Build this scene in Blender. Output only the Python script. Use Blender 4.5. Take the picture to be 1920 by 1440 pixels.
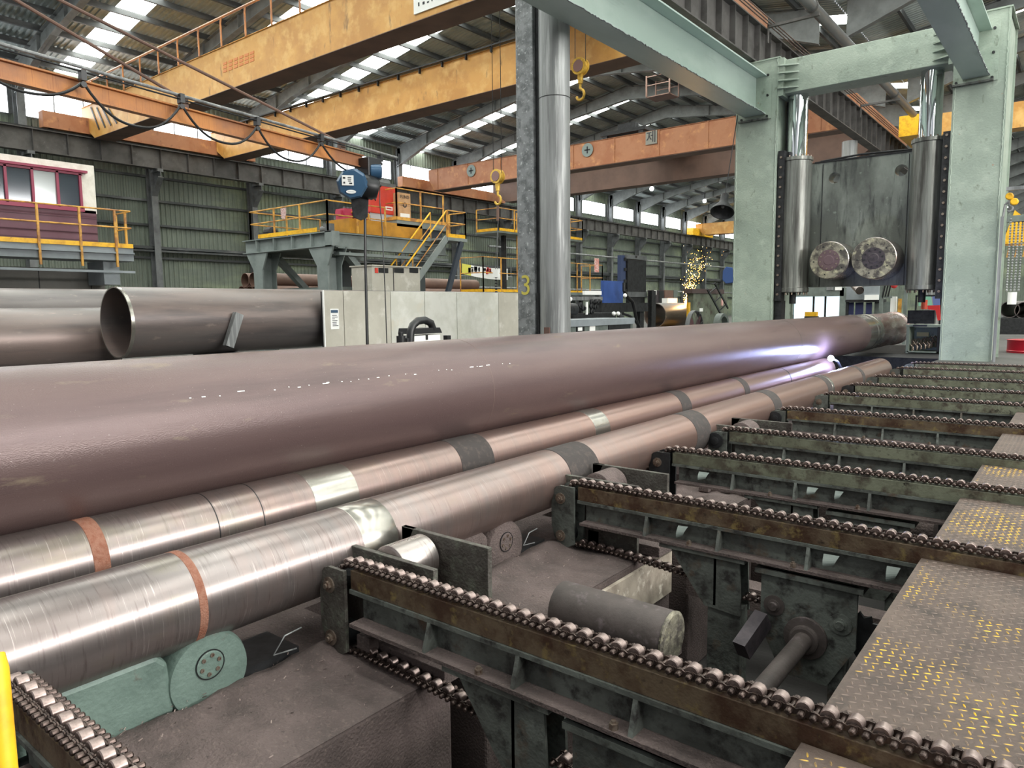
import bpy, math, random
from mathutils import Vector, Matrix
random.seed(7)
R = math.radians
scn = bpy.context.scene
for o in list(bpy.data.objects): bpy.data.objects.remove(o)
COL = scn.collection
# ------------------------------------------------------------------ camera
YAW, PITCH, ROLL, F = 0.673288, 0.106718, 0.010735, 1350.74
CP = Vector((0, 0, 1.6))
fw = Vector((-math.sin(YAW)*math.cos(PITCH), math.cos(YAW)*math.cos(PITCH), -math.sin(PITCH)))
r0 = Vector((math.cos(YAW), math.sin(YAW), 0)); d0 = fw.cross(r0)
rt = math.cos(ROLL)*r0 + math.sin(ROLL)*d0
dn = -math.sin(ROLL)*r0 + math.cos(ROLL)*d0
cd = bpy.data.cameras.new('camera'); cam = bpy.data.objects.new('camera', cd); COL.objects.link(cam)
cd.sensor_width = 36; cd.lens = F/1920*36; cd.clip_start = .05; cd.clip_end = 400
m = Matrix((( rt.x, -dn.x, -fw.x, 0), (rt.y, -dn.y, -fw.y, 0), (rt.z, -dn.z, -fw.z, 0), (0, 0, 0, 1)))
m.translation = CP; cam.matrix_world = m; scn.camera = cam
# ------------------------------------------------------------------ world, lights, exposure
w = bpy.data.worlds.new('world'); scn.world = w; w.use_nodes = True
bg = w.node_tree.nodes['Background']; bg.inputs[0].default_value = (.95, .975, 1, 1); bg.inputs[1].default_value = .42
scn.view_settings.view_transform = 'Standard'; scn.view_settings.look = 'None'
scn.view_settings.gamma = 1; scn.view_settings.use_curve_mapping = False
scn.view_settings.exposure = 0.6
def area(name, loc, size, rot, power, col=(1, .98, .95)):
    l = bpy.data.lights.new(name, 'AREA'); l.shape = 'RECTANGLE'; l.size, l.size_y = size; l.energy = power; l.color = col
    o = bpy.data.objects.new(name, l); COL.objects.link(o); o.location = loc; o.rotation_euler = rot; return o
# unseen area lamp, added over the camera in place of roof-light daylight
area('roof_fill_near', (6, 3, 13.5), (9, 26), (0, R(-12), 0), 650)
# unseen area lamp added at the right wall's open band to highlight the pipe
area('right_wall_fill', (23.6, 10, 9.3), (2.4, 26), (0, R(78), 0), 5400)
area('roof_fill_rear', (-14, -13, 12), (14, 8), (R(-40), 0, 0), 600)  # unseen area lamp added behind the camera as fill

def at(px, py, X=None, Y=None, Z=None, plane=None):
    """world point seen at a pixel of the 1920x1440 frame on a given plane"""
    v = rt*((px-960)/F) + dn*((py-720)/F) + fw
    if plane: t = (Vector(plane[0])-CP).dot(Vector(plane[1])) / v.dot(Vector(plane[1]))
    elif X is not None: t = (X-CP.x)/v.x
    elif Y is not None: t = (Y-CP.y)/v.y
    else: t = (Z-CP.z)/v.z
    return CP + v*t
# ------------------------------------------------------------------ materials
def hx(h):
    h = h.lstrip('#'); c = [int(h[i:i+2], 16)/255 for i in (0, 2, 4)]; g_ = sum(c)/3; sf = .82 if c[1] >= c[0] else (.9 if max(c)-min(c) < .2 else 1.0); c = [g_+(x-g_)*sf for x in c]
    return tuple(x/12.92 if x < .04045 else ((x+.055)/1.055)**2.4 for x in c) + (1,)
MATS = {}
def M(name, col, rough=.6, metal=0., mix=(), bump=0., bs=20., bst=(1, 1, 1), rvar=0., emis=None, es=0., mvar=None):
    """mix: list of (colour, scale, (sx,sy,sz), lo, hi[, rough]) noise layers over the base"""
    if name in MATS: return MATS[name]
    mt = bpy.data.materials.new(name); mt.use_nodes = True; nt = mt.node_tree; N = nt.nodes; K = nt.links
    b = N['Principled BSDF']; b.inputs['Roughness'].default_value = rough; b.inputs['Metallic'].default_value = metal
    b.inputs['Base Color'].default_value = hx(col)
    tc = N.new('ShaderNodeTexCoord'); cur = None; rc = None
    for i, (c2, sc, st, lo, hi, *rr) in enumerate(mix):
        mp = N.new('ShaderNodeMapping'); mp.inputs['Scale'].default_value = st; mp.inputs['Location'].default_value = (i*7.3, i*3.1, i*1.7)
        K.new(tc.outputs['Object'], mp.inputs[0])
        n = N.new('ShaderNodeTexNoise'); n.inputs['Scale'].default_value = sc; n.inputs['Detail'].default_value = 6; n.inputs['Roughness'].default_value = .62
        K.new(mp.outputs[0], n.inputs['Vector'])
        mr = N.new('ShaderNodeMapRange'); mr.inputs[1].default_value = lo; mr.inputs[2].default_value = hi; K.new(n.outputs[0], mr.inputs[0])
        mx = N.new('ShaderNodeMix'); mx.data_type = 'RGBA'; K.new(mr.outputs[0], mx.inputs[0])
        if cur is None: mx.inputs[6].default_value = hx(col)
        else: K.new(cur, mx.inputs[6])
        mx.inputs[7].default_value = hx(c2); cur = mx.outputs[2]
        if rr:
            q = N.new('ShaderNodeMix'); K.new(mr.outputs[0], q.inputs[0]); 
            if rc is None: q.inputs[2].default_value = rough
            else: K.new(rc, q.inputs[2])
            q.inputs[3].default_value = rr[0]; rc = q.outputs[0]
    if cur is not None: K.new(cur, b.inputs['Base Color'])
    if rc is not None: K.new(rc, b.inputs['Roughness'])
    if bump:
        mp = N.new('ShaderNodeMapping'); mp.inputs['Scale'].default_value = bst; K.new(tc.outputs['Object'], mp.inputs[0])
        n = N.new('ShaderNodeTexNoise'); n.inputs['Scale'].default_value = bs; n.inputs['Detail'].default_value = 5; K.new(mp.outputs[0], n.inputs['Vector'])
        bp = N.new('ShaderNodeBump'); bp.inputs['Strength'].default_value = bump; bp.inputs['Distance'].default_value = .02
        K.new(n.outputs[0], bp.inputs['Height']); K.new(bp.outputs[0], b.inputs['Normal'])
    if emis:
        b.inputs['Emission Color'].default_value = hx(emis); b.inputs['Emission Strength'].default_value = es
    MATS[name] = mt; return mt
U = (1, 1, 1)
m_pipe = M('mill_scale_pipe', '#634f4e', .3, .25, [('#725d59', 1.2, (1, .12, 1), .4, .7, .27), ('#4c3f3f', 2.5, (1, .1, 1), .52, .75, .38), ('#8f8069', 5, (1, .3, 1), .62, .8, .5), ('#b5aaa6', 90, (1, .6, 1), .66, .8, .3)], .16, 170, (1, .5, 1))
m_pipe_end = M('polished_pipe_end', '#9b8a86', .26, .75, [('#6b4d46', 3, (1, .2, 1), .45, .62, .35)], .03, 30)
m_roll = M('worn_steel_roll', '#b9b2ae', .27, .92, [('#8d7a73', 1.5, (1, .25, 1), .42, .65, .34), ('#6b5a55', 7, (.6, 8, .6), .55, .75, .42), ('#a89a7a', 4, (1, .5, 1), .63, .75, .5)], .07, 40, (.4, 10, .4))
m_rollpink = M('rust_blushed_roll', '#c49c90', .36, .75, [('#a07f77', 1.2, (1, .25, 1), .42, .65, .42), ('#e0c4bb', 9, (.3, 12, .3), .5, .75, .3)], .08, 40, (.4, 10, .4))
def lengthwise(name, a, b, y0, y1):
    """steel that turns from finish a to finish b along the roll, with a ragged border"""
    A = M(a[0], *a[1:]); mt = A.copy(); mt.name = name; nt = mt.node_tree; N = nt.nodes; K = nt.links
    p = N['Principled BSDF']; src = p.inputs['Base Color'].links[0].from_socket
    tc = N.new('ShaderNodeTexCoord'); sx = N.new('ShaderNodeSeparateXYZ'); K.new(tc.outputs['Object'], sx.inputs[0])
    no = N.new('ShaderNodeTexNoise'); no.inputs['Scale'].default_value = 3; no.inputs['Detail'].default_value = 5
    mp = N.new('ShaderNodeMapping'); mp.inputs['Scale'].default_value = (.5, 3, .5); K.new(tc.outputs['Object'], mp.inputs[0]); K.new(mp.outputs[0], no.inputs['Vector'])
    ad = N.new('ShaderNodeMath'); ad.operation = 'MULTIPLY_ADD'; ad.inputs[1].default_value = 5; K.new(no.outputs[0], ad.inputs[0]); K.new(sx.outputs[1], ad.inputs[2])
    mr = N.new('ShaderNodeMapRange'); mr.inputs[1].default_value = y0+2.5; mr.inputs[2].default_value = y1+2.5; K.new(ad.outputs[0], mr.inputs[0])
    mx = N.new('ShaderNodeMix'); mx.data_type = 'RGBA'; K.new(mr.outputs[0], mx.inputs[0]); K.new(src, mx.inputs[6]); mx.inputs[7].default_value = hx(b)
    mu = N.new('ShaderNodeMix'); mu.data_type = 'RGBA'; mu.blend_type = 'OVERLAY'; mu.inputs[0].default_value = .12; K.new(mx.outputs[2], mu.inputs[6]); K.new(src, mu.inputs[7])
    K.new(mu.outputs[2], p.inputs['Base Color']); return mt
m_roll2 = lengthwise('steel_roll_blushing_pink', ('roll_base', '#8a8280', .29, .75, [('#776a66', 1.5, (1, .25, 1), .42, .65), ('#6a5e5d', 7, (.6, 8, .6), .55, .75), ('#8f8870', 3, (1, .4, 1), .55, .9), ('#b5aea9', 12, (.3, 9, .3), .6, .75)], 0), '#a08278', 1.8, 8)
m_collar = M('dark_roll_collar', '#37312f', .8, .0, [('#544742', 14, U, .5, .8)], .1, 60)
m_shinycollar = M('polished_band', '#aaa69e', .24, .85, [('#8f8a80', 3, (1, .3, 1), .4, .7)])
m_rust = M('orange_rust_ring', '#8c6250', .8, 0, [('#7d4a36', 30, U, .4, .7)], .4, 120)
m_black = M('black_void', '#0c0c0d', .9)
m_dark = M('dark_steel', '#333436', .55, .5, [('#1d1d1e', 8, U, .4, .7)], .1)
m_skid = M('grimy_green_paint', '#646a63', .5, .1, [('#484b46', 3, U, .4, .62), ('#2a2826', 9, U, .5, .66, .7), ('#564638', 5, U, .58, .72, .8)], .25, 40)
m_rail = M('rusty_wear_rail', '#6d5c48', .5, .45, [('#4a3325', 5, (1, 1, 1), .42, .6), ('#8d7b4d', 11, U, .56, .72), ('#2b211b', 16, U, .6, .75)], .15, 50)
m_dust = M('scale_dusted_steel', '#5f514e', .88, .1, [('#4b403d', 3, U, .4, .65), ('#75665f', 40, U, .55, .8), ('#352d2b', 26, U, .64, .72)], .6, 60)
m_dust2 = M('dusty_smooth_steel', '#4d4441', .65, .15, [('#3a3330', 3, U, .4, .65), ('#6e6264', 9, U, .58, .75)], .12, 30)
m_chain = M('oily_chain_steel', '#5a4b45', .36, .75, [('#2e2522', 20, U, .4, .7)], 0)
m_roller = M('chain_roller_steel', '#9c8a84', .34, .8, [('#6b5a55', 30, U, .4, .7)])
m_bolt = M('bolt_steel', '#8b7d70', .4, .7, [('#5f3f30', 40, U, .5, .7)])
m_press = M('pale_green_press_paint', '#9aa898', .5, .05, [('#8a998a', 1.2, U, .4, .6), ('#a8b4a4', 3, U, .58, .8), ('#5a6450', 5, (1, 1, .5), .6, .74), ('#a46d50', 5, U, .7, .78)], .35, 22)
m_hbeam = M('mint_beam_paint', '#a3b8ae', .35, .05, [('#b4c6bd', .8, (1, .4, 1), .45, .65), ('#8fa398', 4, (1, .1, 1), .6, .75)], .05, 10)
m_ram = M('stained_ram_plate', '#868d83', .4, .2, [('#565a54', .6, (1, 1, .5), .42, .62), ('#333634', 3, (2, 2, .3), .52, .7), ('#8d9a8c', 5, U, .64, .74)], .15, 20)
m_cyl = M('oily_cylinder_steel', '#7f827b', .35, .5, [('#4a4844', 5, (1, 1, .06), .42, .62), ('#a0a198', 8, (1, 1, .05), .55, .7)], .05)
m_chrome = M('chrome', '#dfe3e6', .06, 1.)
m_rollface = M('scaly_roll_face', '#8d8875', .55, .35, [('#4b4640', 5, U, .42, .58), ('#b9b490', 6, U, .55, .7)], .5, 30)
m_hub = M('dark_roll_hub', '#4a4246', .5, .4, [('#322e33', 10, U, .4, .7)], .2)
m_plate = M('worn_checker_plate', '#4a3c35', .7, .05, [('#594a41', 2, U, .4, .65), ('#372d27', 6, U, .5, .7), ('#695a4f', 30, U, .6, .8)], .25, 60)
m_lug = M('worn_checker_lugs', '#6b5a50', .5, .2, [('#d8ac1e', 1.1, U, .5, .58, .42), ('#6b5a50', 14, U, .46, .58)], 0)
m_grey = M('grey_structural_steel', '#6a6d6e', .55, .1, [('#4f5152', 2, U, .4, .7), ('#7d8080', 8, U, .6, .8)], .05)
m_runway = M('runway_steel', '#5a5755', .6, .1, [('#423f3d', 1.5, U, .4, .65), ('#6d6a68', 5, U, .6, .8)], .05)
m_rafter = M('rafter_grey', '#747877', .55, .05, [('#5b5e5d', 2, U, .4, .7)])
m_purlin = M('purlin_grey', '#3f4243', .6, .1, [('#6b6e6e', 1.4, (1, .3, 1), .5, .7)])
m_wall = M('green_wall_sheet', '#717b6d', .6, 0, [('#5c6559', .25, U, .4, .6), ('#8f9c78', .12, (1, 1, 3), .5, .7), ('#5c665a', 2, (1, 1, .2), .55, .75)])
m_roof = M('roof_sheet', '#a6b0ad', .5, 0, [('#8b9693', .4, U, .4, .6), ('#b6c0bc', 1.5, U, .55, .75)])
m_sky = M('translucent_roof_light', '#e8efe8', .6, 0, [], 0, emis='#f6fbf2', es=11)
m_win = M('daylight_window', '#e8efe8', .6, 0, [], 0, emis='#f2f8ff', es=5)
m_orange = M('crane_orange', '#cf9a4e', .5, 0, [('#bd8740', .8, (1, 1, 1), .42, .6), ('#dcb06a', 1.5, U, .5, .7), ('#7d5a34', 3, (1, 1, .3), .62, .75)], .08, 6)
m_brown = M('brown_and_crane_shade', '#75584b', .6, 0, [('#624a40', 1, U, .4, .7)])  # brown paint; under the crane girders it puts shade into the colour
m_crane3 = M('crane_red_orange', '#a87250', .55, 0, [('#9c6240', .9, U, .42, .6), ('#c28a5a', 2, U, .55, .7), ('#6d4530', 5, (1, 1, .4), .62, .72)], .05)
m_jib = M('jib_orange_brown', '#bf8048', .45, .05, [('#9c6a4a', 1.2, (1, 1, 1), .42, .6), ('#8a5236', 12, (6, 6, .2), .55, .75)])
m_yel = M('yellow_paint', '#efb822', .45, 0, [('#c98f1c', 5, U, .45, .7), ('#7a5a26', 12, U, .66, .74)])
m_yelrust = M('weathered_yellow_rail', '#d6a044', .5, 0, [('#9c6a3c', 3, U, .45, .6)])
m_concrete = M('concrete', '#7d7b76', .9, 0, [('#6a6863', .6, U, .4, .7)], .1)
m_panel = M('brushed_panel', '#cbc6b8', .4, .25, [('#b5b0a2', .8, U, .4, .65, .45), ('#dedad0', 2, U, .55, .7), ('#8d8470', 4, (1, 1, .15), .66, .76)], .03)
m_panelw = M('galvanised_panel', '#e0dfd6', .36, .2, [('#cfcec2', 2, U, .4, .6), ('#d9cdb4', .8, U, .6, .75)], .04)
m_galv = M('spotted_column_paint', '#7f8284', .5, .25, [('#5d6062', 5, U, .45, .6), ('#b0b3b4', 14, U, .58, .68)], .15)
m_galv2 = M('streaked_round_column', '#8d8f8f', .45, .35, [('#6c6e6e', 5, (1, 1, .05), .42, .6), ('#a8aaa9', 9, (1, 1, .06), .52, .7)], .05)
m_maroon = M('maroon_siding', '#68404c', .5, 0, [('#5a2a3a', 1, U, .4, .7)])
m_mframe = M('crimson_frame', '#8c2c48', .45)
m_plaster = M('white_plaster', '#e4dfd4', .9, 0, [('#cfc9bc', 4, U, .4, .7)], .4, 12)
m_glass = M('dark_cab_glass', '#39424c', .08, .1)
m_glassref = M('cab_glass_painted_reflection', '#a9aeae', .1, .3)  # paler pane: a bright reflection put into the glass colour
m_gantry = M('gantry_blue_green', '#848e8b', .5, .1, [('#707a77', 2, U, .4, .7)])
m_ggrey = M('walkway_grey', '#8f979c', .6, .1, [('#7a8287', 1.5, U, .4, .7)])
m_navy = M('hoist_navy', '#2c5478', .3, .1)
m_blk = M('black_plastic', '#1b1c1e', .4)
m_red = M('red_cabinet', '#d84636', .45, 0, [('#c03a2e', 2, U, .4, .7)])
m_pink = M('magenta_machine', '#b23a55', .45)
m_card = M('cardboard', '#c9a27a', .8, 0, [('#b58e66', 4, U, .4, .7)])
m_white = M('white_paint', '#eeeeea', .5)
m_ink = M('ink', '#2a2c33', .7)
m_redink = M('red_ink', '#c23a3a', .7)
m_blue = M('blue_cabinet', '#2a4fa0', .4, .05, [('#234388', 2, U, .4, .7)])
m_mach = M('machine_green_grey', '#6f7a74', .5, .1, [('#58615c', 3, U, .4, .7)])
m_tank = M('drab_green_tank', '#6e7660', .6, .1, [('#585f4d', 2, U, .4, .6), ('#4c3b36', 3, U, .55, .7)])
m_drum = M('red_drum', '#b8182e', .3, .1)
m_drumo = M('orange_base', '#e0602a', .5)
m_redcloth = M('red_cloth', '#e03a3a', .8)
m_bluecloth = M('dark_blue_cloth', '#2c4a86', .9)
m_floor = M('hall_floor', '#4e4c49', .85, 0, [('#3b3936', .5, U, .4, .7), ('#66625c', 3, U, .6, .8)], .1)
m_teal = M('sea_green_roller_stand', '#63796f', .5, .05, [('#53685f', 4, U, .42, .65), ('#5a4a42', 5, U, .62, .72)], .25, 40)
m_arc = M('welding_arc', '#ffffff', .5, 0, [], 0, emis='#b8ccff', es=90)
m_spark = M('grinding_sparks', '#ffb050', .5, 0, [], 0, emis='#ffb84d', es=9)
m_sparkw = M('hot_spark_core', '#ffd080', .5, 0, [], 0, emis='#ffe0a0', es=12)
m_lamp = M('lamp_face', '#ffffff', .5, 0, [], 0, emis='#ffffff', es=14)
m_gold = M('hook_block_yellow', '#d8b04a', .4, .3, [('#8c6b30', 9, U, .5, .7)])
# ------------------------------------------------------------------ mesh builder
class MB:
    def __init__(s): s.v = []; s.f = []; s.mi = []; s.cur = 0
    def add(s, vs, fs):
        b = len(s.v); s.v += [tuple(v) for v in vs]; s.f += [tuple(i+b for i in f) for f in fs]; s.mi += [s.cur]*len(fs); return s
    def box(s, x0, x1, y0, y1, z0, z1):
        v = [(x, y, z) for z in (z0, z1) for y in (y0, y1) for x in (x0, x1)]
        return s.add(v, [(0, 2, 3, 1), (4, 5, 7, 6), (0, 1, 5, 4), (2, 6, 7, 3), (0, 4, 6, 2), (1, 3, 7, 5)])
    def bar(s, a, b, wd, ht, up=(0, 0, 1)):
        a = Vector(a); b = Vector(b); d = (b-a).normalized(); u = Vector(up)
        sd = d.cross(u)
        if sd.length < 1e-4: sd = Vector((1, 0, 0))
        sd.normalize(); u = sd.cross(d).normalized()
        v = [p+sd*(i*wd/2)+u*(j*ht/2) for p in (a, b) for j in (-1, 1) for i in (-1, 1)]
        return s.add(v, [(0, 1, 3, 2), (4, 6, 7, 5), (0, 4, 5, 1), (2, 3, 7, 6), (0, 2, 6, 4), (1, 5, 7, 3)])
    def cyl(s, a, b, r, n=16, r2=None, caps=True, ri=0):
        a = Vector(a); b = Vector(b); d = (b-a).normalized(); r2 = r if r2 is None else r2
        u = d.orthogonal().normalized(); w_ = d.cross(u)
        cs = [(math.cos(2*math.pi*i/n), math.sin(2*math.pi*i/n)) for i in range(n)]
        v = [a+(u*c+w_*q)*r for c, q in cs] + [b+(u*c+w_*q)*r2 for c, q in cs]
        f = [(i, (i+1) % n, n+(i+1) % n, n+i) for i in range(n)]
        if ri:
            k = ri/r
            v += [a+(u*c+w_*q)*r*k for c, q in cs] + [b+(u*c+w_*q)*r2*k for c, q in cs]
            for i in range(n):
                j = (i+1) % n
                f += [(2*n+j, 2*n+i, 3*n+i, 3*n+j), (i, 2*n+i, 2*n+j, j), (n+j, 3*n+j, 3*n+i, n+i)]
        elif caps: f += [tuple(range(n))[::-1], tuple(range(n, 2*n))]
        return s.add(v, f)
    def tube(s, pts, r, n=8, caps=True):
        pts = [Vector(p) for p in pts]; k = len(pts); v = []; u = None
        for i, p in enumerate(pts):
            d = (pts[min(i+1, k-1)]-pts[max(i-1, 0)]).normalized()
            u = d.orthogonal().normalized() if u is None else (u-d*u.dot(d)).normalized()
            w_ = d.cross(u)
            v += [p+(u*math.cos(2*math.pi*j/n)+w_*math.sin(2*math.pi*j/n))*r for j in range(n)]
        f = [(i*n+j, i*n+(j+1) % n, (i+1)*n+(j+1) % n, (i+1)*n+j) for i in range(k-1) for j in range(n)]
        if caps: f += [tuple(range(n))[::-1], tuple(range((k-1)*n, k*n))]
        return s.add(v, f)
    def prism(s, poly, axis, a0, a1):
        """poly: 2D points; axis 'x': (y,z), 'y': (x,z), 'z': (x,y)"""
        def P(p, a): return {'x': (a, p[0], p[1]), 'y': (p[0], a, p[1]), 'z': (p[0], p[1], a)}[axis]
        n = len(poly); v = [P(p, a0) for p in poly] + [P(p, a1) for p in poly]
        f = [(i, (i+1) % n, n+(i+1) % n, n+i) for i in range(n)] + [tuple(range(n))[::-1], tuple(range(n, 2*n))]
        return s.add(v, f)
    def lathe(s, base, axis, prof, n=24):
        """prof: (distance along axis, radius)"""
        base = Vector(base); d = Vector(axis).normalized(); u = d.orthogonal().normalized(); w_ = d.cross(u); v = []
        for t, r in prof: v += [base+d*t+(u*math.cos(2*math.pi*j/n)+w_*math.sin(2*math.pi*j/n))*max(r, 1e-4) for j in range(n)]
        k = len(prof)
        f = [(i*n+j, i*n+(j+1) % n, (i+1)*n+(j+1) % n, (i+1)*n+j) for i in range(k-1) for j in range(n)]
        f += [tuple(range(n))[::-1], tuple(range((k-1)*n, k*n))]
        return s.add(v, f)
    def sphere(s, c, r, n=10):
        c = Vector(c); return s.lathe(c-Vector((0, 0, r)), (0, 0, 1), [(r-r*math.cos(math.pi*i/n), r*math.sin(math.pi*i/n)) for i in range(n+1)], n+2)
    def ibeamY(s, x, y0, y1, z0, z1, bw, tf=.03, tw=.02):
        s.box(x-bw/2, x+bw/2, y0, y1, z0, z0+tf); s.box(x-bw/2, x+bw/2, y0, y1, z1-tf, z1); return s.box(x-tw/2, x+tw/2, y0, y1, z0+tf, z1-tf)
    def ibeamX(s, y, x0, x1, z0, z1, bw, tf=.03, tw=.02):
        s.box(x0, x1, y-bw/2, y+bw/2, z0, z0+tf); s.box(x0, x1, y-bw/2, y+bw/2, z1-tf, z1); return s.box(x0, x1, y-tw/2, y+tw/2, z0+tf, z1-tf)
    def build(s, name, mat, parent=None, smooth=False, bevel=0, mats=None):
        me = bpy.data.meshes.new(name); me.from_pydata(s.v, [], s.f); me.update()
        import bmesh as _b
        bm = _b.new(); bm.from_mesh(me); _b.ops.recalc_face_normals(bm, faces=bm.faces); bm.to_mesh(me); bm.free()
        me.materials.append(mat)
        for x in (mats or []): me.materials.append(x)
        if mats: me.polygons.foreach_set('material_index', s.mi)
        o = bpy.data.objects.new(name, me); COL.objects.link(o)
        if smooth:
            me.polygons.foreach_set('use_smooth', [True]*len(me.polygons))
            try:
                me.set_sharp_from_angle(angle=R(35))
            except Exception: pass
        if bevel:
            b = o.modifiers.new('bevel', 'BEVEL'); b.width = bevel; b.segments = 2; b.limit_method = 'ANGLE'
        if parent: attach(o, parent)
        return o
def wloc(o):
    v = Vector(o.location)
    if o.parent: v = v+o.matrix_parent_inverse.translation+wloc(o.parent)
    return v
def attach(o, parent):
    """meshes are modelled in world coordinates, so cancel the parent's offset"""
    o.parent = parent; o.matrix_parent_inverse = Matrix.Translation(-wloc(parent))
def thing(name, label, cat, loc=(0, 0, 0), group=None):
    o = bpy.data.objects.new(name, None); COL.objects.link(o); o.location = loc; o.empty_display_size = .2
    o['label'] = label; o['category'] = cat
    if group: o['group'] = group
    return o
def tag(o, label, cat, group=None, kind=None):
    o['label'] = label; o['category'] = cat
    if group: o['group'] = group
    if kind: o['kind'] = kind
    return o
def struct(o): o['kind'] = 'structure'; return o
def part_label(o, l): o['label'] = l; return o
def dup(root, off, label=None):
    off = Vector(off)
    r = root.copy(); COL.objects.link(r); r.location = root.location+off
    if label: r['label'] = label
    for ch in list(root.children):
        c = ch.copy(); COL.objects.link(c); c.parent = r
        for g in ch.children:
            d = g.copy(); COL.objects.link(d); d.parent = c
    return r
def text_obj(name, txt, size, origin, right, up, mat, parent=None, thick=.004):
    cu = bpy.data.curves.new(name, 'FONT'); cu.body = txt; cu.size = size; cu.extrude = thick; cu.align_x = 'CENTER'; cu.align_y = 'CENTER'
    t = bpy.data.objects.new(name, cu); COL.objects.link(t)
    dg = bpy.context.evaluated_depsgraph_get(); dg.update()
    me = bpy.data.meshes.new_from_object(t.evaluated_get(dg)); bpy.data.objects.remove(t)
    right = Vector(right).normalized(); up = Vector(up).normalized(); n = right.cross(up)
    mm = Matrix(((right.x, up.x, n.x, origin[0]), (right.y, up.y, n.y, origin[1]), (right.z, up.z, n.z, origin[2]), (0, 0, 0, 1)))
    me.transform(mm); me.name = name; me.materials.clear(); me.materials.append(mat)
    o = bpy.data.objects.new(name, me); COL.objects.link(o)
    if parent: attach(o, parent)
    return o
def holed_plate(name, outline, holes, y0, y1, mat, parent=None):
    """plate in the XZ plane with round holes"""
    cu = bpy.data.curves.new(name, 'CURVE'); cu.dimensions = '2D'; cu.fill_mode = 'BOTH'; cu.extrude = (y1-y0)/2
    loops = [outline] + [[(cx+r*math.cos(2*math.pi*i/32), cz+r*math.sin(2*math.pi*i/32)) for i in range(32)] for cx, cz, r in holes]
    for lp in loops:
        sp = cu.splines.new('POLY'); sp.points.add(len(lp)-1); sp.use_cyclic_u = True
        for p, q in zip(sp.points, lp): p.co = (q[0], q[1], 0, 1)
    t = bpy.data.objects.new(name, cu); COL.objects.link(t)
    dg = bpy.context.evaluated_depsgraph_get(); dg.update()
    me = bpy.data.meshes.new_from_object(t.evaluated_get(dg)); bpy.data.objects.remove(t)
    me.transform(Matrix(((1, 0, 0, 0), (0, 0, -1, (y0+y1)/2), (0, 1, 0, 0), (0, 0, 0, 1))))
    me.name = name; me.materials.clear(); me.materials.append(mat)
    o = bpy.data.objects.new(name, me); COL.objects.link(o)
    if parent: attach(o, parent)
    return o
# ================================================================== SETTING
XW, XR = -40., -9.3           # far side wall, line of the near runway
COLY = [18.9+5.93*i for i in range(-4, 16)]
YA, YB = -8., 112.
# floor with a pit between the rolls and the walkway
f = MB(); f.box(XW-1, -7.2, YA-8, YB, -.4, 0); f.box(1.6, 26, YA-8, YB, -.5, -.1); f.box(-7.2, 1.6, 30.5, YB, -.4, 0); f.box(-3.22, 1.6, 22.2, 30.5, -.4, 0)
struct(f.build('floor', m_floor))
f = MB(); f.box(-7.3, 1.7, YA-8, 30.6, -2.1, -2.0); f.box(-7.3, -7.2, YA-8, 30.6, -2.0, -.4); f.box(1.6, 1.7, YA-8, 30.6, -2, -.5); f.box(-7.2, 1.6, 30.5, 30.6, -2, -.4); f.box(-3.22, 1.6, 22.2, 22.3, -2, -.4)
struct(f.build('floor', M('pit_floor', '#2b2826', .9, 0, [('#1c1a19', 1, U, .4, .7)], .2)))
def corr(a0, a1, pitch, depth, fn):
    """trapezoid corrugation between a0 and a1; fn(a, h) -> (p_low, p_high)"""
    b = MB(); n = int((a1-a0)/pitch); pr = []
    for i in range(n):
        s0 = a0+i*pitch
        pr += [(s0, 0), (s0+pitch*.35, 0), (s0+pitch*.5, depth), (s0+pitch*.85, depth)]
    pr.append((a1, 0)); v = []
    for a, h in pr: lo, hi = fn(a, h); v += [lo, hi]
    b.add(v, [(2*i, 2*i+2, 2*i+3, 2*i+1) for i in range(len(pr)-1)])
    return b
WB, WT, EV = 10.85, 12.1, 13.25
w1 = corr(YA, YB, .27, .05, lambda a, h: ((XW-h, a, 0), (XW-h, a, WB)))
w2 = corr(YA, YB, .27, .05, lambda a, h: ((XW-h, a, WT), (XW-h, a, EV)))
w1.add(w2.v, w2.f); struct(w1.build('wall_left', m_wall))
g = corr(-41, 25, .3, .05, lambda a, h: ((a, YB+h, 0), (a, YB+h, 16.2))); struct(g.build('wall_far', m_wall))
# right side wall of the near hall, open daylight band above
g = MB(); g.box(24, 24.2, YA-6, YB, 0, 6.5); g.box(24, 24.2, YA-6, YB, 12, 13.3); struct(g.build('wall_right', m_wall))
# windows of the far wall
n = 0
for i, cy in enumerate(COLY[:-1]):
    y0, y1 = cy+.3, COLY[i+1]-.3
    if y1 < -2: continue
    n += 1
    p = MB(); p.box(XW-.04, XW-.02, y0, y1, WB, WT); wo = struct(p.build('window_%d' % n, m_win))
    p = MB()
    for k in range(5): yy = y0+(y1-y0)*k/4; p.box(XW-.01, XW+.03, yy-.025, yy+.025, WB, WT)
    p.box(XW-.01, XW+.05, y0, y1, WB-.05, WB); p.box(XW-.01, XW+.05, y0, y1, WT, WT+.05)
    p.build('window_frame', m_grey, wo)
g = MB()
for cy in COLY: g.box(XW-.06, XW, cy-.3, cy+.3, WB, WT)
struct(g.build('trim_1', m_grey))
# girts
g = MB()
for z in (2.6, 4.45, 6.2, 7.5, 8.75): g.box(XW, XW+.16, YA, YB, z-.06, z+.06)
g.box(XW, XW+.5, YA, YB, 4.85, 4.9); g.box(XW+.45, XW+.5, YA, YB, 4.75, 5.05)
struct(g.build('trim_2', m_purlin))
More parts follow.
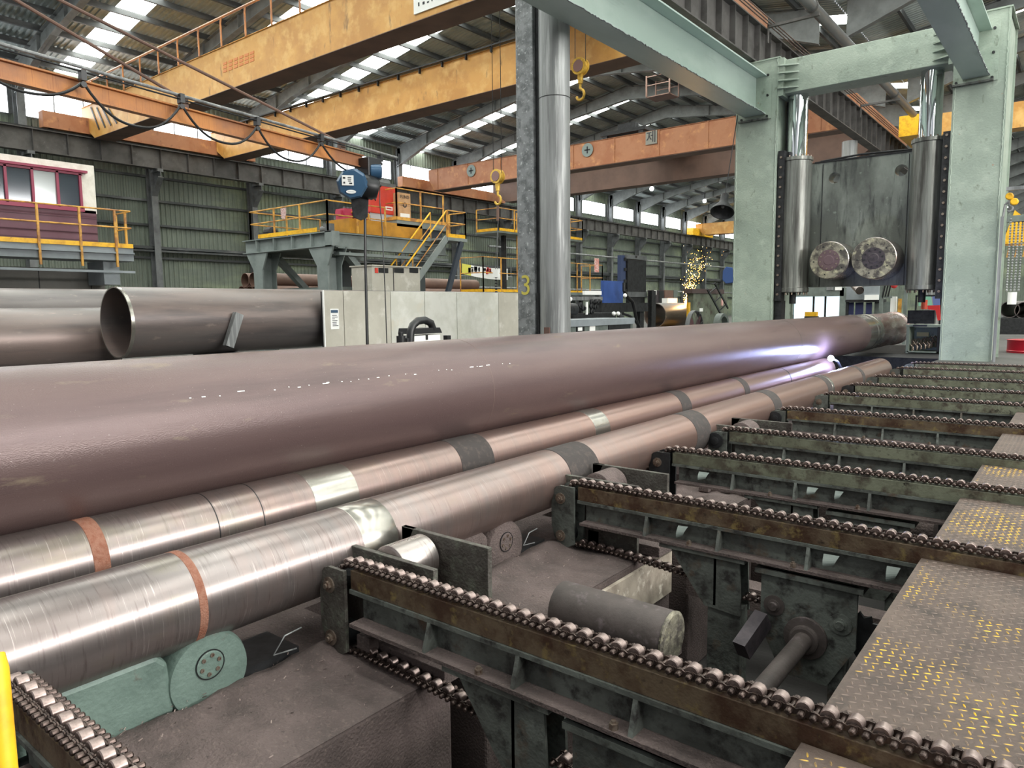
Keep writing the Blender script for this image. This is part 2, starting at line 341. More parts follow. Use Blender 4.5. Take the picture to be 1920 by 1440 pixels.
# roofs
RZ = 15.95
def roofz(x):
    if x < -8.4: return EV+(RZ-EV)*(1-abs(x+24.2)/15.8)
    return EV+(RZ-EV)*(1-abs(x-7.8)/16.2)
SKY0, SKY1 = 1.75, 3.0
def slope(xa, xb, nm, sky):
    n_ = 0
    ys = [YA]
    b = MB(); sk = MB()
    for i, cy in enumerate(COLY):
        if cy+SKY1 < YA: continue
        y0 = max(YA, ys[-1]); y1 = cy+SKY0
        if y1 > y0:
            q = corr(y0, min(y1, YB), .24, .055, lambda a, h: ((xa, a, roofz(xa)+h), (xb, a, roofz(xb)+h))); b.add(q.v, q.f)
        if cy+SKY1 < YB: sk.add([(xa, y1, roofz(xa)+.02), (xb, y1, roofz(xb)+.02), (xb, cy+SKY1, roofz(xb)+.02), (xa, cy+SKY1, roofz(xa)+.02)], [(0, 1, 2, 3)])
        ys.append(cy+SKY1)
    q = corr(ys[-1], YB, .24, .055, lambda a, h: ((xa, a, roofz(xa)+h), (xb, a, roofz(xb)+h))) if ys[-1] < YB-.3 else MB(); b.add(q.v, q.f)
    struct(b.build('ceiling', m_roof)); struct(sk.build('window_%d' % sky, m_sky))
for k, (xa, xb) in enumerate(((-40.2, -24.2), (-24.2, -8.42), (-8.38, 7.8), (7.8, 24.2))): slope(xa, xb, k, 31+k)
# closing sheets over the roof valley between the halls, so the roof lights start clear of it
# purlins
g = MB()
x = -39.2
while x < 24:
    if abs(x+8.4) > .4: g.box(x-.1, x+.02, YA, YB, roofz(x)-.26, roofz(x)-.03)
    x += 1.55
struct(g.build('trim_3', m_purlin))
# rafters
def rafter(x0, x1, xm, cy):
    g = MB(); N_ = 10
    for (xa, xb) in ((x0, xm), (x1, xm)):
        top, bot = [], []
        for i in range(N_+1):
            t = i/N_; xx = xa+(xb-xa)*t; d = .62+.75*max(0, 1-t*4)+.22*max(0, (t-.72)/.28)
            top.append((xx, roofz(xx)-.24)); bot.append((xx, roofz(xx)-.24-d))
        for i in range(N_):
            P = [top[i], top[i+1], bot[i+1], bot[i]]
            g.prism(P, 'y', cy-.012, cy+.012)
            for L_ in (top, bot):
                a, b2 = L_[i], L_[i+1]; g.prism([(a[0], a[1]), (b2[0], b2[1]), (b2[0], b2[1]+.03), (a[0], a[1]+.03)], 'y', cy-.15, cy+.15)
            if i in (2, 4, 6, 8): g.prism([(top[i][0]-.01, top[i][1]), (top[i][0]+.01, top[i][1]), (bot[i][0]+.01, bot[i][1]), (bot[i][0]-.01, bot[i][1])], 'y', cy-.14, cy+.14)
    return g
tn = 4
for cy in COLY:
    if cy < 0: continue
    struct(rafter(-39.6, -8.9, -24.2, cy).build('trim_%d' % tn, m_rafter)); tn += 1
    struct(rafter(-7.9, 23.8, 7.8, cy).build('trim_%d' % tn, m_rafter)); tn += 1
    # wall column with its corbel
    g = MB(); g.box(XW+.18, XW+.7, cy-.012, cy+.012, 0, 13.0)
    for xx in (XW+.17, XW+.68): g.box(xx, xx+.03, cy-.17, cy+.17, 0, 12.6)
    g.box(XW+.7, XW+1.5, cy-.15, cy+.15, 8.85, 9.0); g.prism([(XW+.7, 8.85), (XW+1.5, 8.85), (XW+1.5, 8.6), (XW+.7, 7.7)], 'y', cy-.02, cy+.02)
    g.prism([(XW+.7, 7.7), (XW+.7, 7.66), (XW+1.5, 8.56), (XW+1.5, 8.6)], 'y', cy-.15, cy+.15)
    struct(g.build('trim_%d' % tn, m_grey)); tn += 1
# runway beams
def runway(x, label, mat, z0, z1, st, nm):
    t = thing('runway_beam', label, 'crane runway beam', (x, 40, z0))
    g = MB(); g.ibeamY(x, YA, YB-1, z0, z1, .42, .04, .02); g.build('girder', mat, t)
    g = MB(); y = YA+.4
    while y < YB-1: g.box(x-.19, x+.19, y-.01, y+.01, z0+.04, z1-.04); y += st
    q = g.build('stiffeners', mat, t); q['kind'] = 'stuff'
    g = MB(); g.box(x-.04, x+.04, YA, YB-1, z1, z1+.1); g.build('crane_rail', m_dark, t)
    return t
runway(XW+1.2, 'long grey crane runway beam along the green corrugated wall', m_runway, 9.0, 10.05, 1.48, 1)
runway(-8.75, 'dark riveted-looking crane runway beam overhead behind the green press', m_runway, 9.12, 10.35, 1.0, 2)
# service pipe beside the near runway
t = thing('service_duct', 'silver insulated duct running high beside the dark runway beam', 'duct', (-7.3, 40, 10.9))
g = MB(); g.cyl((-7.2, -4, 10.7), (-7.2, 40.5, 10.7), .17, 18); g.build('pipe', M('duct_silver', '#8f9090', .35, .6, [('#6f7070', 2, (1, .2, 1), .4, .7)]), t, smooth=True)
for y in range(6, 40, 6):
    g = MB(); g.box(-8.53, -6.95, y-.05, y+.05, 10.36, 10.44); g.box(-8.53, -8.5, y-.05, y+.05, 9.9, 10.44); g.cyl((-7.2, y-.04, 10.7), (-7.2, y+.04, 10.7), .2, 16); g.build('bracket', m_runway, t)
for k in range(3):
    tag(MB().tube([(-8.55+.1*k, -4, 10.5), (-8.55+.1*k, 100, 10.5)], .018, 6).build('conductor_cable', M('cable_brown', '#5a4338', .6)), ['brown conductor line on the runway beam top, nearest the girder', 'middle brown conductor line on the runway beam top', 'brown conductor line on the runway beam top, farthest out'][k], 'cable')
# near hall column: box section plus round pipe column
t = thing('building_column', 'spotted grey box column joined to a tall streaked round column', 'column', (-9.5, 13, 0))
g = MB(); g.box(-9.98, -9.52, 12.75, 13.2, -.1, 9.1); g.build('box_section', m_galv, t, bevel=.02)
g = MB(); g.cyl((-9.17, 13.05, -.1), (-9.17, 13.05, 9.1), .335, 40); g.build('round_section', m_galv2, t, smooth=True)
g = MB(); g.cyl((-9.17, 13.05, 5.98), (-9.17, 13.05, 6.0), .338, 40); g.box(-9.52, -9.42, 12.85, 12.88, -.1, 9); g.cyl((-9.45, 12.8, 0), (-9.45, 12.8, 1.9), .02, 8); g.build('seam_strip', m_dark, t)
g = MB(); g.box(-9.22, -9.08, 12.69, 12.73, .9, 1.15); g.build('access_plate', M('brown_plate', '#5c4038', .7), t)
text_obj('painted_number', '3', .62, (-9.75, 12.744, 2.05), (1, 0, 0), (0, 0, 1), M('faded_yellow_stencil', '#b5a94a', .8), t, .002)
for yc in (37, 61, 85):
    o = MB().cyl((-9.17, yc, 0), (-9.17, yc, 9.1), .335, 24).build('building_column', m_galv2, smooth=True)
    tag(o, 'grey round column under the runway beam, %s beyond the green press' % {37: 'first', 61: 'second', 85: 'third'}[yc], 'column')

# ================================================================== OVERHEAD CRANES
def box_girder(y, dy, xl, xr, z0, z1, mat, matb, t, ribs=0, taper=1.3):
    g = MB()
    prof = [(xl, z1), (xl, z0+.85), (xl+taper, z0), (xr-taper, z0), (xr, z0+.85), (xr, z1)]
    g.prism(prof, 'y', y, y+dy)
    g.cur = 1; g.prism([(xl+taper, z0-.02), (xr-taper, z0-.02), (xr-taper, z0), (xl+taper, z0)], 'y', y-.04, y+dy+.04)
    g.cur = 0; g.box(xl, xr, y-.05, y+dy+.05, z1, z1+.02)
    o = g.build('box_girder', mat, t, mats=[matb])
    if ribs:
        g = MB(); x = xl+.9
        while x < xr: g.box(x-.03, x+.03, y-.04, y, z0+.03, z1); x += ribs
        g.box(xl+taper, xr-taper, y-.06, y, z0+.02, z0+.07)
        q = g.build('rib', mat, t)
    return o
t = thing('overhead_crane', 'golden orange double girder overhead crane nearest the camera', 'crane', (-24, 19, 10.1))
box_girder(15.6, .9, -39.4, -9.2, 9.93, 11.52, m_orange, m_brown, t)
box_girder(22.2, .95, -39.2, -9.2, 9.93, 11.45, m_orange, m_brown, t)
for (xx) in (-38.9, -9.0):
    g = MB(); g.box(xx-.25, xx+.25, 13.6, 24.6, 10.2, 10.95); g.build('end_truck', m_crane3, t)
    for yy in (14.0, 24.2):
        g = MB(); g.cyl((xx-.1, yy, 10.32), (xx+.1, yy, 10.32), .17, 18); g.build('wheel', m_dark, t)
# railing on the near girder
g = MB(); pts = [at(170, 146, Y=15.5), at(455, 0, Y=15.5)]
za = 12.55
g.tube([(-39, 15.5, za), (-9.5, 15.5, za)], .045)
rail = g.build('hand_rail', m_jib, t, smooth=True)
x = -37.8
while x < -10:
    g = MB(); g.tube([(x, 15.5, 11.5), (x, 15.5, 12.35), (x+.05, 15.5, za)], .035, 6); g.build('rail_post', m_jib, t, smooth=True); x += 1.65
g = MB()
for k in range(22): g.box(-38+k*1.3, -37.94+k*1.3, 22.05, 22.15, 11.3, 11.5)
g.box(-39, -9.3, 22.0, 22.2, 11.5, 11.56); q = g.build('walkway_edge', m_dark, t)
# white notice on the near girder, painted lettering unreadable strokes
p0 = at(783, 20, Y=15.56)
g = MB(); g.box(p0.x-.15, p0.x+1.75, 15.55, 15.59, 10.12, 11.2); nb = g.build('notice_board', m_white, t)
g = MB()
for i in range(4):
    for j in range(9):
        if random.random() < .85:
            xx = p0.x+.05+j*.18; zz = 10.3+i*.22; g.box(xx, xx+random.uniform(.03, .11), 15.535, 15.55, zz, zz+random.uniform(.03, .14))
g.build('notice_lettering', m_ink, t)
g = MB()
for k in range(4):
    a, b = at(170+k*11, 201+k*1, Y=15.57), at(186+k*11, 243-k*4, Y=15.57); g.bar(a, b, .09, .02, (0, 1, 0))
g.build('warning_stripes', m_dark, t)
g = MB()
for i in range(6):
    for j in range(3):
        a = at(418+i*10, 118-i*4+j*7, Y=15.58); g.box(a.x, a.x+.26, 15.585, 15.6, a.z-.09, a.z)
g.build('faded_patches', M('faded_orange_patch', '#cf7f45', .6), t)
# trolley
def trolley(x, y0, y1, z, label):
    t = thing('crane_trolley', label, 'hoist trolley', (x, y0, z))
    g = MB(); g.box(x-1.5, x+1.5, y0, y1, z+.25, z+.45); g.box(x-1, x+.2, y0+1.2, y1-1.5, z+.45, z+1.1); g.build('frame', m_dark, t)
    g = MB(); g.cyl((x, y0+1.5, z+.75), (x, y1-1.5, z+.75), .35, 20); g.build('rope_drum', m_grey, t, smooth=True)
    for yy in (y0+.1, y1-.1):
        for xx in (x-1.2, x+1.2): g = MB(); g.cyl((xx, yy-.06, z+.18), (xx, yy+.06, z+.18), .16, 14); g.build('wheel', m_dark, t)
    return t
trolley(-14.2, 15.9, 22.9, 11.56, 'dark trolley with rope drum on top of the nearest orange crane')
def hook(px, py, Y, s, label, hookdrop, ropes_to, cat='crane hook', spread=.0):
    c = at(px, py, Y=Y); t = thing('hook_block', label, cat, c)
    rr = .3*s
    g = MB(); g.lathe(c-Vector((0, .14*s, 0)), (0, 1, 0), [(0, rr*.8), (0, rr), (.05*s, rr), (.06*s, rr*.86), (.22*s, rr*.86), (.23*s, rr), (.28*s, rr), (.28*s, rr*.8)], 28); g.build('sheave_housing', m_gold, t, smooth=True)
    g = MB(); g.cyl(c-Vector((0, .16*s, 0)), c-Vector((0, .14*s, 0)), rr*.7, 24); g.build('sheave_face', M('sheave_red_grey', '#8b6a66', .5, .4), t)
    g = MB(); g.box(c.x-.07*s, c.x+.07*s, c.y-.08*s, c.y+.08*s, c.z-rr-.18*s, c.z-rr*.85)
    g.cyl((c.x, c.y, c.z-rr-.3*s), (c.x, c.y, c.z-rr-.1*s), .09*s, 12); g.build('swivel', m_gold, t)
    b = c+Vector((0, 0, -rr-.3*s)); pts = [b, b+Vector((0, 0, -.15*s))]
    for i in range(10):
        a = R(80-i*27); pts.append(b+Vector((-.0*s+.17*s*math.cos(a), 0, -.38*s+.19*s*math.sin(a))))
    g = MB(); g.tube(pts, .05*s, 8); g.build('hook', m_gold, t, smooth=True)
    for sx in (-1, 1):
        g = MB(); g.tube([(c.x+sx*rr*.75, c.y, c.z), (c.x+sx*rr*.75+spread*sx, c.y, ropes_to)], .014*s, 6); g.build('wire_rope', m_dark, t)
    return t, b
hook(1088, 125, 19.5, .85, 'brass coloured hook block hanging right of the round column', 0, 11.9)
ht, hb = hook(933, 331, 19.5, .8, 'yellow rimmed hook block hanging left of the spotted column', 0, 11.9)
# lifting sling from the second hook
t = thing('lifting_sling', 'steel lifting sling with shackles hanging from the hook block left of the column', 'sling', (hb.x, 19.5, hb.z-.6))
g = MB(); g.tube([(hb.x, 19.5, hb.z-.5), (hb.x-.02, 19.5, hb.z-1.0)], .05, 8); g.build('hanger', m_brown, t, smooth=True)
e1 = at(930, 505, Y=19.5)
for sx in (-.03, .06):
    g = MB(); g.tube([(hb.x, 19.5, hb.z-1.0), (e1.x+sx, 19.5, e1.z)], .012, 6); g.build('sling_leg', m_grey, t)
g = MB(); g.box(e1.x-.1, e1.x+.12, 19.45, 19.55, e1.z-.28, e1.z); g.build('shackle_plate', m_white, t)
g = MB(); z = e1.z-.28
for k in range(6): g.lathe((e1.x, 19.5, z-.03), (0, 0, 1), [(0, .03), (.03, .055), (.06, .03)], 8); z -= .1
g.build('chain_end', m_dark, t)
# far cranes
t = thing('overhead_crane', 'rust orange double girder crane beyond the columns, marked with Korean letter', 'crane', (-24, 41, 10.1))
box_girder(38, .9, -37.8, -9.4, 9.95, 11.42, m_crane3, m_brown, t, ribs=2.9, taper=.5)
box_girder(45.2, .9, -37.8, -9.4, 9.85, 11.3, m_brown, m_brown, t)
g = MB(); g.box(-38.9, -38.4, 36, 47.5, 10.15, 10.85); g.build('end_truck', m_crane3, t)
g = MB(); g.box(-9.2, -8.7, 36, 47.5, 10.47, 11.0); g.build('end_truck', m_crane3, t)
q = at(1221, 258, Y=37.93)
g = MB(); g.box(q.x-.36, q.x+.36, 37.94, 37.95, q.z-.36, q.z+.36); g.build('letter_ground', M('letter_patch', '#8d8a80', .7), t)
text_obj('painted_letter', '\uc81c', .72, (q.x, 37.93, q.z), (1, 0, 0), (0, 0, 1), m_ink, t, .003)
for (px, py) in ((1101, 281), (883, 320)):
    q = at(px, py, Y=37.93); g = MB(); g.cyl((q.x, 37.94, q.z), (q.x, 37.95, q.z), .4, 24); g.build('round_patch', M('letter_patch2', '#7d8a86', .7), t)
    g = MB(); g.box(q.x-.2, q.x+.2, 37.925, 37.94, q.z-.04, q.z+.04); g.box(q.x-.04, q.x+.04, 37.925, 37.94, q.z-.2, q.z+.2); g.build('cross_mark', m_ink, t)
trolley(-22, 38.2, 45.8, 11.42, 'dark trolley on the rust orange crane beyond the columns')
t = thing('overhead_crane', 'bright yellow-orange crane end high against the distant windows', 'crane', (-30, 93, 10.1))
box_girder(86, 1.0, -39, -10, 10.2, 11.6, m_orange, m_crane3, t, ribs=3)
g = MB(); g.box(-39.2, -38.4, 84, 90, 10.15, 11.0); g.build('end_truck', m_yel, t)
t = thing('overhead_crane', 'yellow crane girder seen above and right of the press ram', 'crane', (6, 43, 9))
g = MB(); g.box(-7.0, 20, 42.6, 43.6, 9.8, 11.0); g.build('box_girder', m_orange, t)
g = MB(); g.box(-8.0, -7.0, 41.5, 45.5, 9.9, 10.9); g.build('end_truck', m_yel, t)
# maintenance cage hanging under the roof
a = at(1212, 182, Y=40)
t = thing('maintenance_cage', 'brown steel maintenance cage hanging under the far roof ridge', 'cage', (a.x, 40, a.z))
g = MB(); g.box(a.x, a.x+1.5, 40, 41.2, a.z-.05, a.z); g.build('cage_floor', m_brown, t)
g = MB()
for xx in (a.x, a.x+1.5):
    for yy in (40, 41.2): g.box(xx-.04, xx+.04, yy-.04, yy+.04, a.z, roofz(xx)-.3)
for z in (.6, 1.1):
    g.box(a.x, a.x+1.5, 39.98, 40.02, a.z+z, a.z+z+.05); g.box(a.x, a.x+1.5, 41.18, 41.22, a.z+z, a.z+z+.05)
g.build('cage_frame', m_brown, t)
# ================================================================== JIB CRANE WITH HOIST
pt = at(669, 313, plane=(CP+fw*13, fw)); zb = pt.z; pl = at(0, 150, Z=zb)
bd = (pt-pl); bd.z = 0; bd.normalize(); bn = Vector((bd.y, -bd.x, 0))
if bn.dot(CP-pt) < 0: bn = -bn
BP = (pt, bn)
def atB(x, y): return at(x, y, plane=BP)
top = atB(680, 292).z
mast_top = atB(-452, -286); ms = Vector((mast_top.x, mast_top.y, 0)); mast_top.z = max(mast_top.z, zb+1.4)
t = thing('jib_crane', 'orange brown jib crane boom with rusty tie rods, upper left', 'jib crane', (ms.x, ms.y, 0))
hb_ = top-zb
def ibar(g, a, b, h, bw):
    a = Vector(a); b = Vector(b); u = Vector((0, 0, 1))
    g.bar(a+u*(h/2-.01), b+u*(h/2-.01), bw, .02); g.bar(a-u*(h/2-.01), b-u*(h/2-.01), bw, .02); g.bar(a, b, .014, h-.04)
s0 = Vector((ms.x, ms.y, (zb+top)/2)); s1 = Vector((pt.x, pt.y, (zb+top)/2))
g = MB(); ibar(g, s0, s1+bd*.15, hb_, .11); g.build('boom', m_jib, t)
g = MB(); g.cyl((ms.x, ms.y, 0), (ms.x, ms.y, mast_top.z+.3), .2, 20); g.build('mast', m_jib, t, smooth=True)
for (x, y) in ((343, 186), (640, 268)):
    e = atB(x, y); g = MB(); g.tube([mast_top, e], .022, 8); g.box(e.x-.05, e.x+.05, e.y-.05, e.y+.05, top-.02, e.z+.03); g.build('tie_rod', m_brown, t, smooth=True)
# festoon track, trolleys and cable
off = bn*.12
tA, tB = atB(0, 89)+off, atB(735, 297)+off; tA = tA+(tA-tB).normalized()*2.5
t = thing('festoon_track', 'grey festoon tube track with looped black cable above the orange jib boom', 'cable track', tB)
g = MB(); g.tube([tA, tB], .022, 10); g.build('track_tube', m_galv2, t, smooth=True)
g = MB(); g.tube([tA-Vector((0, 0, .05)), tB-Vector((0, 0, .05))], .012, 6); g.build('track_lip', m_dark, t)
nodes = [(-55, 118), (140, 148), (325, 190), (468, 232), (588, 262), (700, 300)]
lows = [(60, 182), (255, 243), (405, 270), (520, 300), (642, 324)]
offc = bn*.16
for k, (x, y) in enumerate(nodes):
    p = atB(x, y)+offc; g = MB(); g.box(p.x-.05, p.x+.05, p.y-.03, p.y+.03, p.z-.05, p.z+.07); g.cyl(p-Vector((.03, 0, .09)), p-Vector((-.03, 0, .09)), .035, 10); g.build('cable_trolley', m_blk, t)
for k in range(5):
    a, b, lo = [atB(*q_)+offc for q_ in (nodes[k], nodes[k+1], lows[k])]; a = a-Vector((0, 0, .06)); b = b-Vector((0, 0, .06))
    pts = []
    ex = 2.4
    for i in range(17):
        u = i/16; p = a.lerp(b, u); sag = (a.lerp(b, .5).z-lo.z)*(1-abs(2*u-1)**ex); pts.append((p.x, p.y, p.z-sag))
    g = MB(); g.tube(pts, .017, 8); g.build('festoon_cable', m_blk, t, smooth=True)
# hoist
def atH(x, y, o=0): return at(x, y, plane=(pt+bn*o, bn))
hc = atH(660, 345, .05)
t = thing('electric_chain_hoist', 'navy blue electric chain hoist with white label on the jib boom tip', 'hoist', hc)
ax = (bn*.8-bd*.6).normalized()
g = MB(); c = hc; g.lathe(c-ax*.1, ax, [(0, .2), (.05, .23), (.3, .24), (.36, .2), (.38, .12)], 10); g.build('gear_housing', m_navy, t, bevel=.01)
fc = c+ax*.285; rgt = Vector((0, 0, 1)).cross(ax).normalized(); up = Vector((0, 0, 1))
g = MB(); n_ = ax; o_ = fc+up*.06
for (dx0, dx1, dz0, dz1, mm_, nm_) in ((-.16, .1, -.02, .15, m_white, 'rating_label'),):
    v = [o_+rgt*a_+up*b_+n_*.005 for a_, b_ in ((dx0, dz0), (dx1, dz0), (dx1, dz1), (dx0, dz1))]; v2 = [p-n_*.02 for p in v]
    pass
lab = MB(); c2 = c+ax*.17+up*.1
# label plate lies on the housing side that faces the camera
vn = (CP-c).normalized(); vr = Vector((0, 0, 1)).cross(vn).normalized(); vu = vn.cross(vr)
q0 = c+vn*.33+vu*.06-vr*.07
def quad(g, o, r_, u_, n_, w_, h_, d_=.008):
    v = [o+r_*a_+u_*b_+n_*e_ for e_ in (0, d_) for a_, b_ in ((-w_/2, -h_/2), (w_/2, -h_/2), (w_/2, h_/2), (-w_/2, h_/2))]
    return g.add(v, [(0, 3, 2, 1), (4, 5, 6, 7), (0, 1, 5, 4), (1, 2, 6, 5), (2, 3, 7, 6), (3, 0, 4, 7)])
ax2 = vn
g = MB(); g.lathe(c-vn*.02-vr*.0, vn, [(0, .27), (.27, .27), (.34, .235), (.345, 0)], 8); g.build('front_cover', m_navy, t)
g = MB(); quad(g, q0+vn*.02, vr, vu, vn, .2, .17); lb = g.build('rating_label', m_white, t)
g = MB()
for (a_, b_, w_, h_) in ((-.06, .04, .04, .03), (.03, .05, .06, .012), (.03, .02, .06, .012), (.03, -.01, .05, .012), (-.06, -.04, .03, .03), (.05, -.05, .05, .025)):
    quad(g, q0+vn*.03+vr*a_+vu*b_, vr, vu, vn, w_, h_, .003)
g.build('label_print', m_ink, lb)
g = MB(); nn = 20; cc = c+vn*.352-vu*.13-vr*.02
g.add([cc+vr*.085*math.cos(6.2832*i/nn)+vu*.032*math.sin(6.2832*i/nn) for i in range(nn)], [tuple(range(nn))]); g.build('oval_badge', m_white, t)
text_obj('badge_mark', '\u2014\u2014', .05, cc+vn*.004, vr, vu, m_navy, t, .001)
g = MB(); g.lathe(c+vr*.12-vn*.1, (vr*.9+up*-.25).normalized(), [(0, .19), (.1, .22), (.28, .21), (.36, .15), (.37, 0)], 14); g.build('motor_housing', m_blk, t, smooth=True)
g = MB(); e = atH(690, 316, .1); g.box(e.x-.2, e.x+.2, e.y-.16, e.y+.16, e.z-.2, e.z+.17); g.build('trolley_frame', m_blk, t, bevel=.02)
g = MB(); e = atH(706, 322, .3); g.lathe(e-vr*.12, vr, [(0, .1), (.02, .13), (.2, .13), (.22, .08)], 16); g.build('travel_motor', m_navy, t, smooth=True)
g = MB(); e = atH(696, 304, .16); quad(g, e, vr, vu, vn, .07, .08, .02); g.build('orange_lug', m_jib, t)
b0 = atH(676, 386, .02)
g = MB(); g.prism([(-.18, .26), (.16, .26), (.12, -.2), (0, -.26), (-.14, -.2)], 'y', -.09, .09)
g.v = [tuple(b0+vr*a_+up*c_+vn*b_) for a_, b_, c_ in g.v]; g.build('chain_bag', m_dark, t, bevel=.01)
g = MB(); e0 = atH(684, 368, .05); e1 = atH(689, 668, .05); g.tube([e0, atH(685, 480, .05), e1], .025, 8); g.build('load_chain', m_blk, t)
zz = e1.z
g = MB(); e2 = atH(712, 350, .1); e3 = atH(716, 420, .1); e4 = atH(722, 545, .1); e5 = atH(726, 660, .1)
g.tube([atH(688, 330, .1), atH(704, 376, .1), e2, atH(712, 378, .1), e3, e4, e5], .011, 6); g.build('pendant_cable', m_blk, t)
g = MB(); g.sphere(atH(712, 348, .1), .035, 6); g.build('cable_clamp', m_blk, t)

# ================================================================== CONTROL ROOM
t = thing('control_cabin', 'raised maroon control cabin with crimson window frames and white plaster', 'control cabin', (-22.5, 4, 3.3))
g = MB(); g.box(-24, -21, -3, 8.5, 3.3, 4.27)
for k in range(1, 5): g.box(-20.995, -20.98, -3, 8.48, 3.3+k*.19, 3.315+k*.19)
g.build('maroon_siding', m_maroon, t)
g = MB(); g.box(-24, -21, -3, 8.52, 5.22, 5.46); g.box(-21.2, -21, 8.16, 8.52, 4.2, 5.22); g.box(-24, -21.2, 8.3, 8.52, 4.2, 5.22); g.box(-24, -23.8, -3, 8.5, 4.2, 5.2); g.build('plaster_wall', m_plaster, t)
g = MB(); g.box(-21.1, -20.94, -3, 8.2, 5.16, 5.26); g.box(-21.1, -20.86, -3, 8.3, 5.22, 5.28); g.box(-21.1, -20.94, -3, 8.2, 4.22, 4.32)
ms_ = [5.3, 5.9, 6.45, 7.03, 7.6, 8.14]
for y in ms_: g.box(-21.08, -20.94, y-.03, y+.03, 4.3, 5.2)
g.build('window_frame', m_mframe, t)
for k in range(5):
    g = MB(); g.box(-21.02, -21.0, ms_[k]+.03, ms_[k+1]-.03, 4.32, 5.16); g.build('window_pane', m_glassref if k == 3 else m_glass, t)
t = thing('cabin_walkway', 'grey walkway with yellow kick plate and railing around the maroon cabin', 'walkway', (-20.5, 4, 2.9))
g = MB(); g.box(-21, -20.1, -3, 9.0, 2.92, 3.26); g.box(-20.12, -20.06, -3, 9.0, 2.6, 2.66); g.box(-24, -21, 8.5, 9.0, 3.1, 3.26); g.box(-20.1, -20.02, -3, 9.0, 3.1, 3.14); g.build('deck', m_ggrey, t)
g = MB(); g.box(-20.1, -20.06, -3, 8.95, 3.26, 3.37); g.box(-20.6, -20.06, 8.95, 8.99, 3.26, 3.37); g.build('kick_plate', m_yel, t)
ys = [5.0, 6.76, 7.7, 8.55]
for y in ys: g = MB(); g.box(-20.06, -20.01, y-.025, y+.025, 2.75, 4.22); g.build('rail_post', m_yelrust, t)
for (x_, y_) in ((-20.85, 8.93), (-20.3, 8.93)): g = MB(); g.box(x_-.025, x_+.025, y_-.025, y_+.025, 3.26, 4.2); g.build('rail_post', m_yelrust, t)
for z in (3.78, 4.22): g = MB(); g.tube([(-20.03, -3, z), (-20.03, 8.95, z), (-21, 8.95, z)], .022, 6); g.build('hand_rail', m_yelrust, t)
t = tag(MB().box(-24, -21.4, -6, 8.75, 0, 2.75).build('support_block', m_concrete), 'pale grey panelled base block under the maroon cabin', 'base block')
g = MB()
for y in (3.6, 5.9, 7.15, 8.4): g.box(-21.4, -21.39, y-.01, y+.01, 0, 2.75)
g.build('panel_joint', m_dark, t)
g = MB(); g.box(-21.3, -20.3, 8.3, 8.7, 2.3, 2.92); tag(g.build('bracket', m_ggrey), 'small grey bracket beam under the cabin walkway end', 'bracket')

# ================================================================== GANTRY MACHINE WITH PLATFORM
def railing(t, pts, z0, h, step, mat=m_yelrust, kick=True, r=.025):
    for z in (h, h*.55): g = MB(); g.tube([(x, y, z0+z) for x, y in pts], r, 6); g.build('hand_rail', mat, t)
    for (a, b) in zip(pts, pts[1:]):
        a = Vector((a[0], a[1], 0)); b = Vector((b[0], b[1], 0)); n_ = max(1, round((b-a).length/step))
        for i in range(n_+1):
            p = a.lerp(b, i/n_); g = MB(); g.box(p.x-r, p.x+r, p.y-r, p.y+r, z0, z0+h); g.build('rail_post', mat, t)
        if kick: g = MB(); g.bar(a+Vector((0, 0, z0+.07)), b+Vector((0, 0, z0+.07)), .02, .14); g.build('kick_plate', m_yel, t)
t = thing('gantry_machine', 'blue-green steel gantry with yellow railed deck, mid left', 'machine gantry', (-22, 18, 2))
g = MB(); g.ibeamX(15.4, -25.1, -19.75, 3.68, 4.17, .3)
for x in (-24.2, -23.1, -22.0, -20.9, -20.0): g.box(x-.02, x+.02, 15.26, 15.54, 3.7, 4.15)
g.box(-20.1, -19.7, 15.25, 15.55, 3.68, 4.17); g.build('front_beam', m_gantry, t)
g = MB(); g.ibeamY(-19.95, 15.55, 20.9, 3.62, 4.15, .3, .04, .03); g.box(-20.1, -19.8, 15.6, 20.9, 3.4, 3.5); g.build('side_beam', m_gantry, t)
g = MB(); g.ibeamY(-24.8, 15.55, 20.9, 3.62, 4.15, .3, .04, .03); g.build('side_beam', m_gantry, t)
for x in (-24.2, -20.35):
    g = MB(); g.prism([(x-.75, 3.68), (x+.62, 3.68), (x+.28, 3.05), (x+.25, 0), (x-.25, 0), (x-.3, 3.05)], 'y', 15.3, 15.36)
    g.box(x-.02, x+.02, 15.36, 15.9, 0, 3.68); g.prism([(x-.75, 3.68), (x+.62, 3.68), (x+.28, 3.05), (x+.25, 0), (x-.25, 0), (x-.3, 3.05)], 'y', 15.86, 15.9)
    g.build('leg', m_gantry, t)
g = MB(); g.bar((-20.1, 16.1, 3.5), (-20.1, 18.3, 1.4), .28, .2); g.build('brace', m_gantry, t)
g = MB(); g.bar((-24.1, 16.1, 3.5), (-24.1, 18.3, 1.4), .28, .2); g.build('brace', m_gantry, t)
for y in (19.6,):
    for x in (-24.6, -20.2): g = MB(); g.box(x-.2, x+.2, y-.2, y+.2, 0, 3.6); g.build('leg', M('dark_gantry_leg', '#3c4446', .6), t)
g = MB(); g.box(-25, -20.1, 15.56, 20.9, 4.15, 4.2); g.build('deck', m_dark, t)
railing(t, [(-20.05, 17.9), (-20.05, 15.35), (-24.65, 15.35), (-24.65, 18.5)], 4.2, 1.0, 1.35, kick=False)
g = MB(); g.box(-24.1, -20.6, 15.3, 15.33, 4.2, 4.34); g.build('kick_plate', m_yel, t)
railing(t, [(-21.2, 16.9), (-20.6, 16.9), (-20.6, 17.6)], 4.2, .8, .7, kick=False)
g = MB(); g.box(-24.6, -20.5, 15.5, 15.8, 1.9, 2.3); g.build('bed_beam', m_gantry, t)
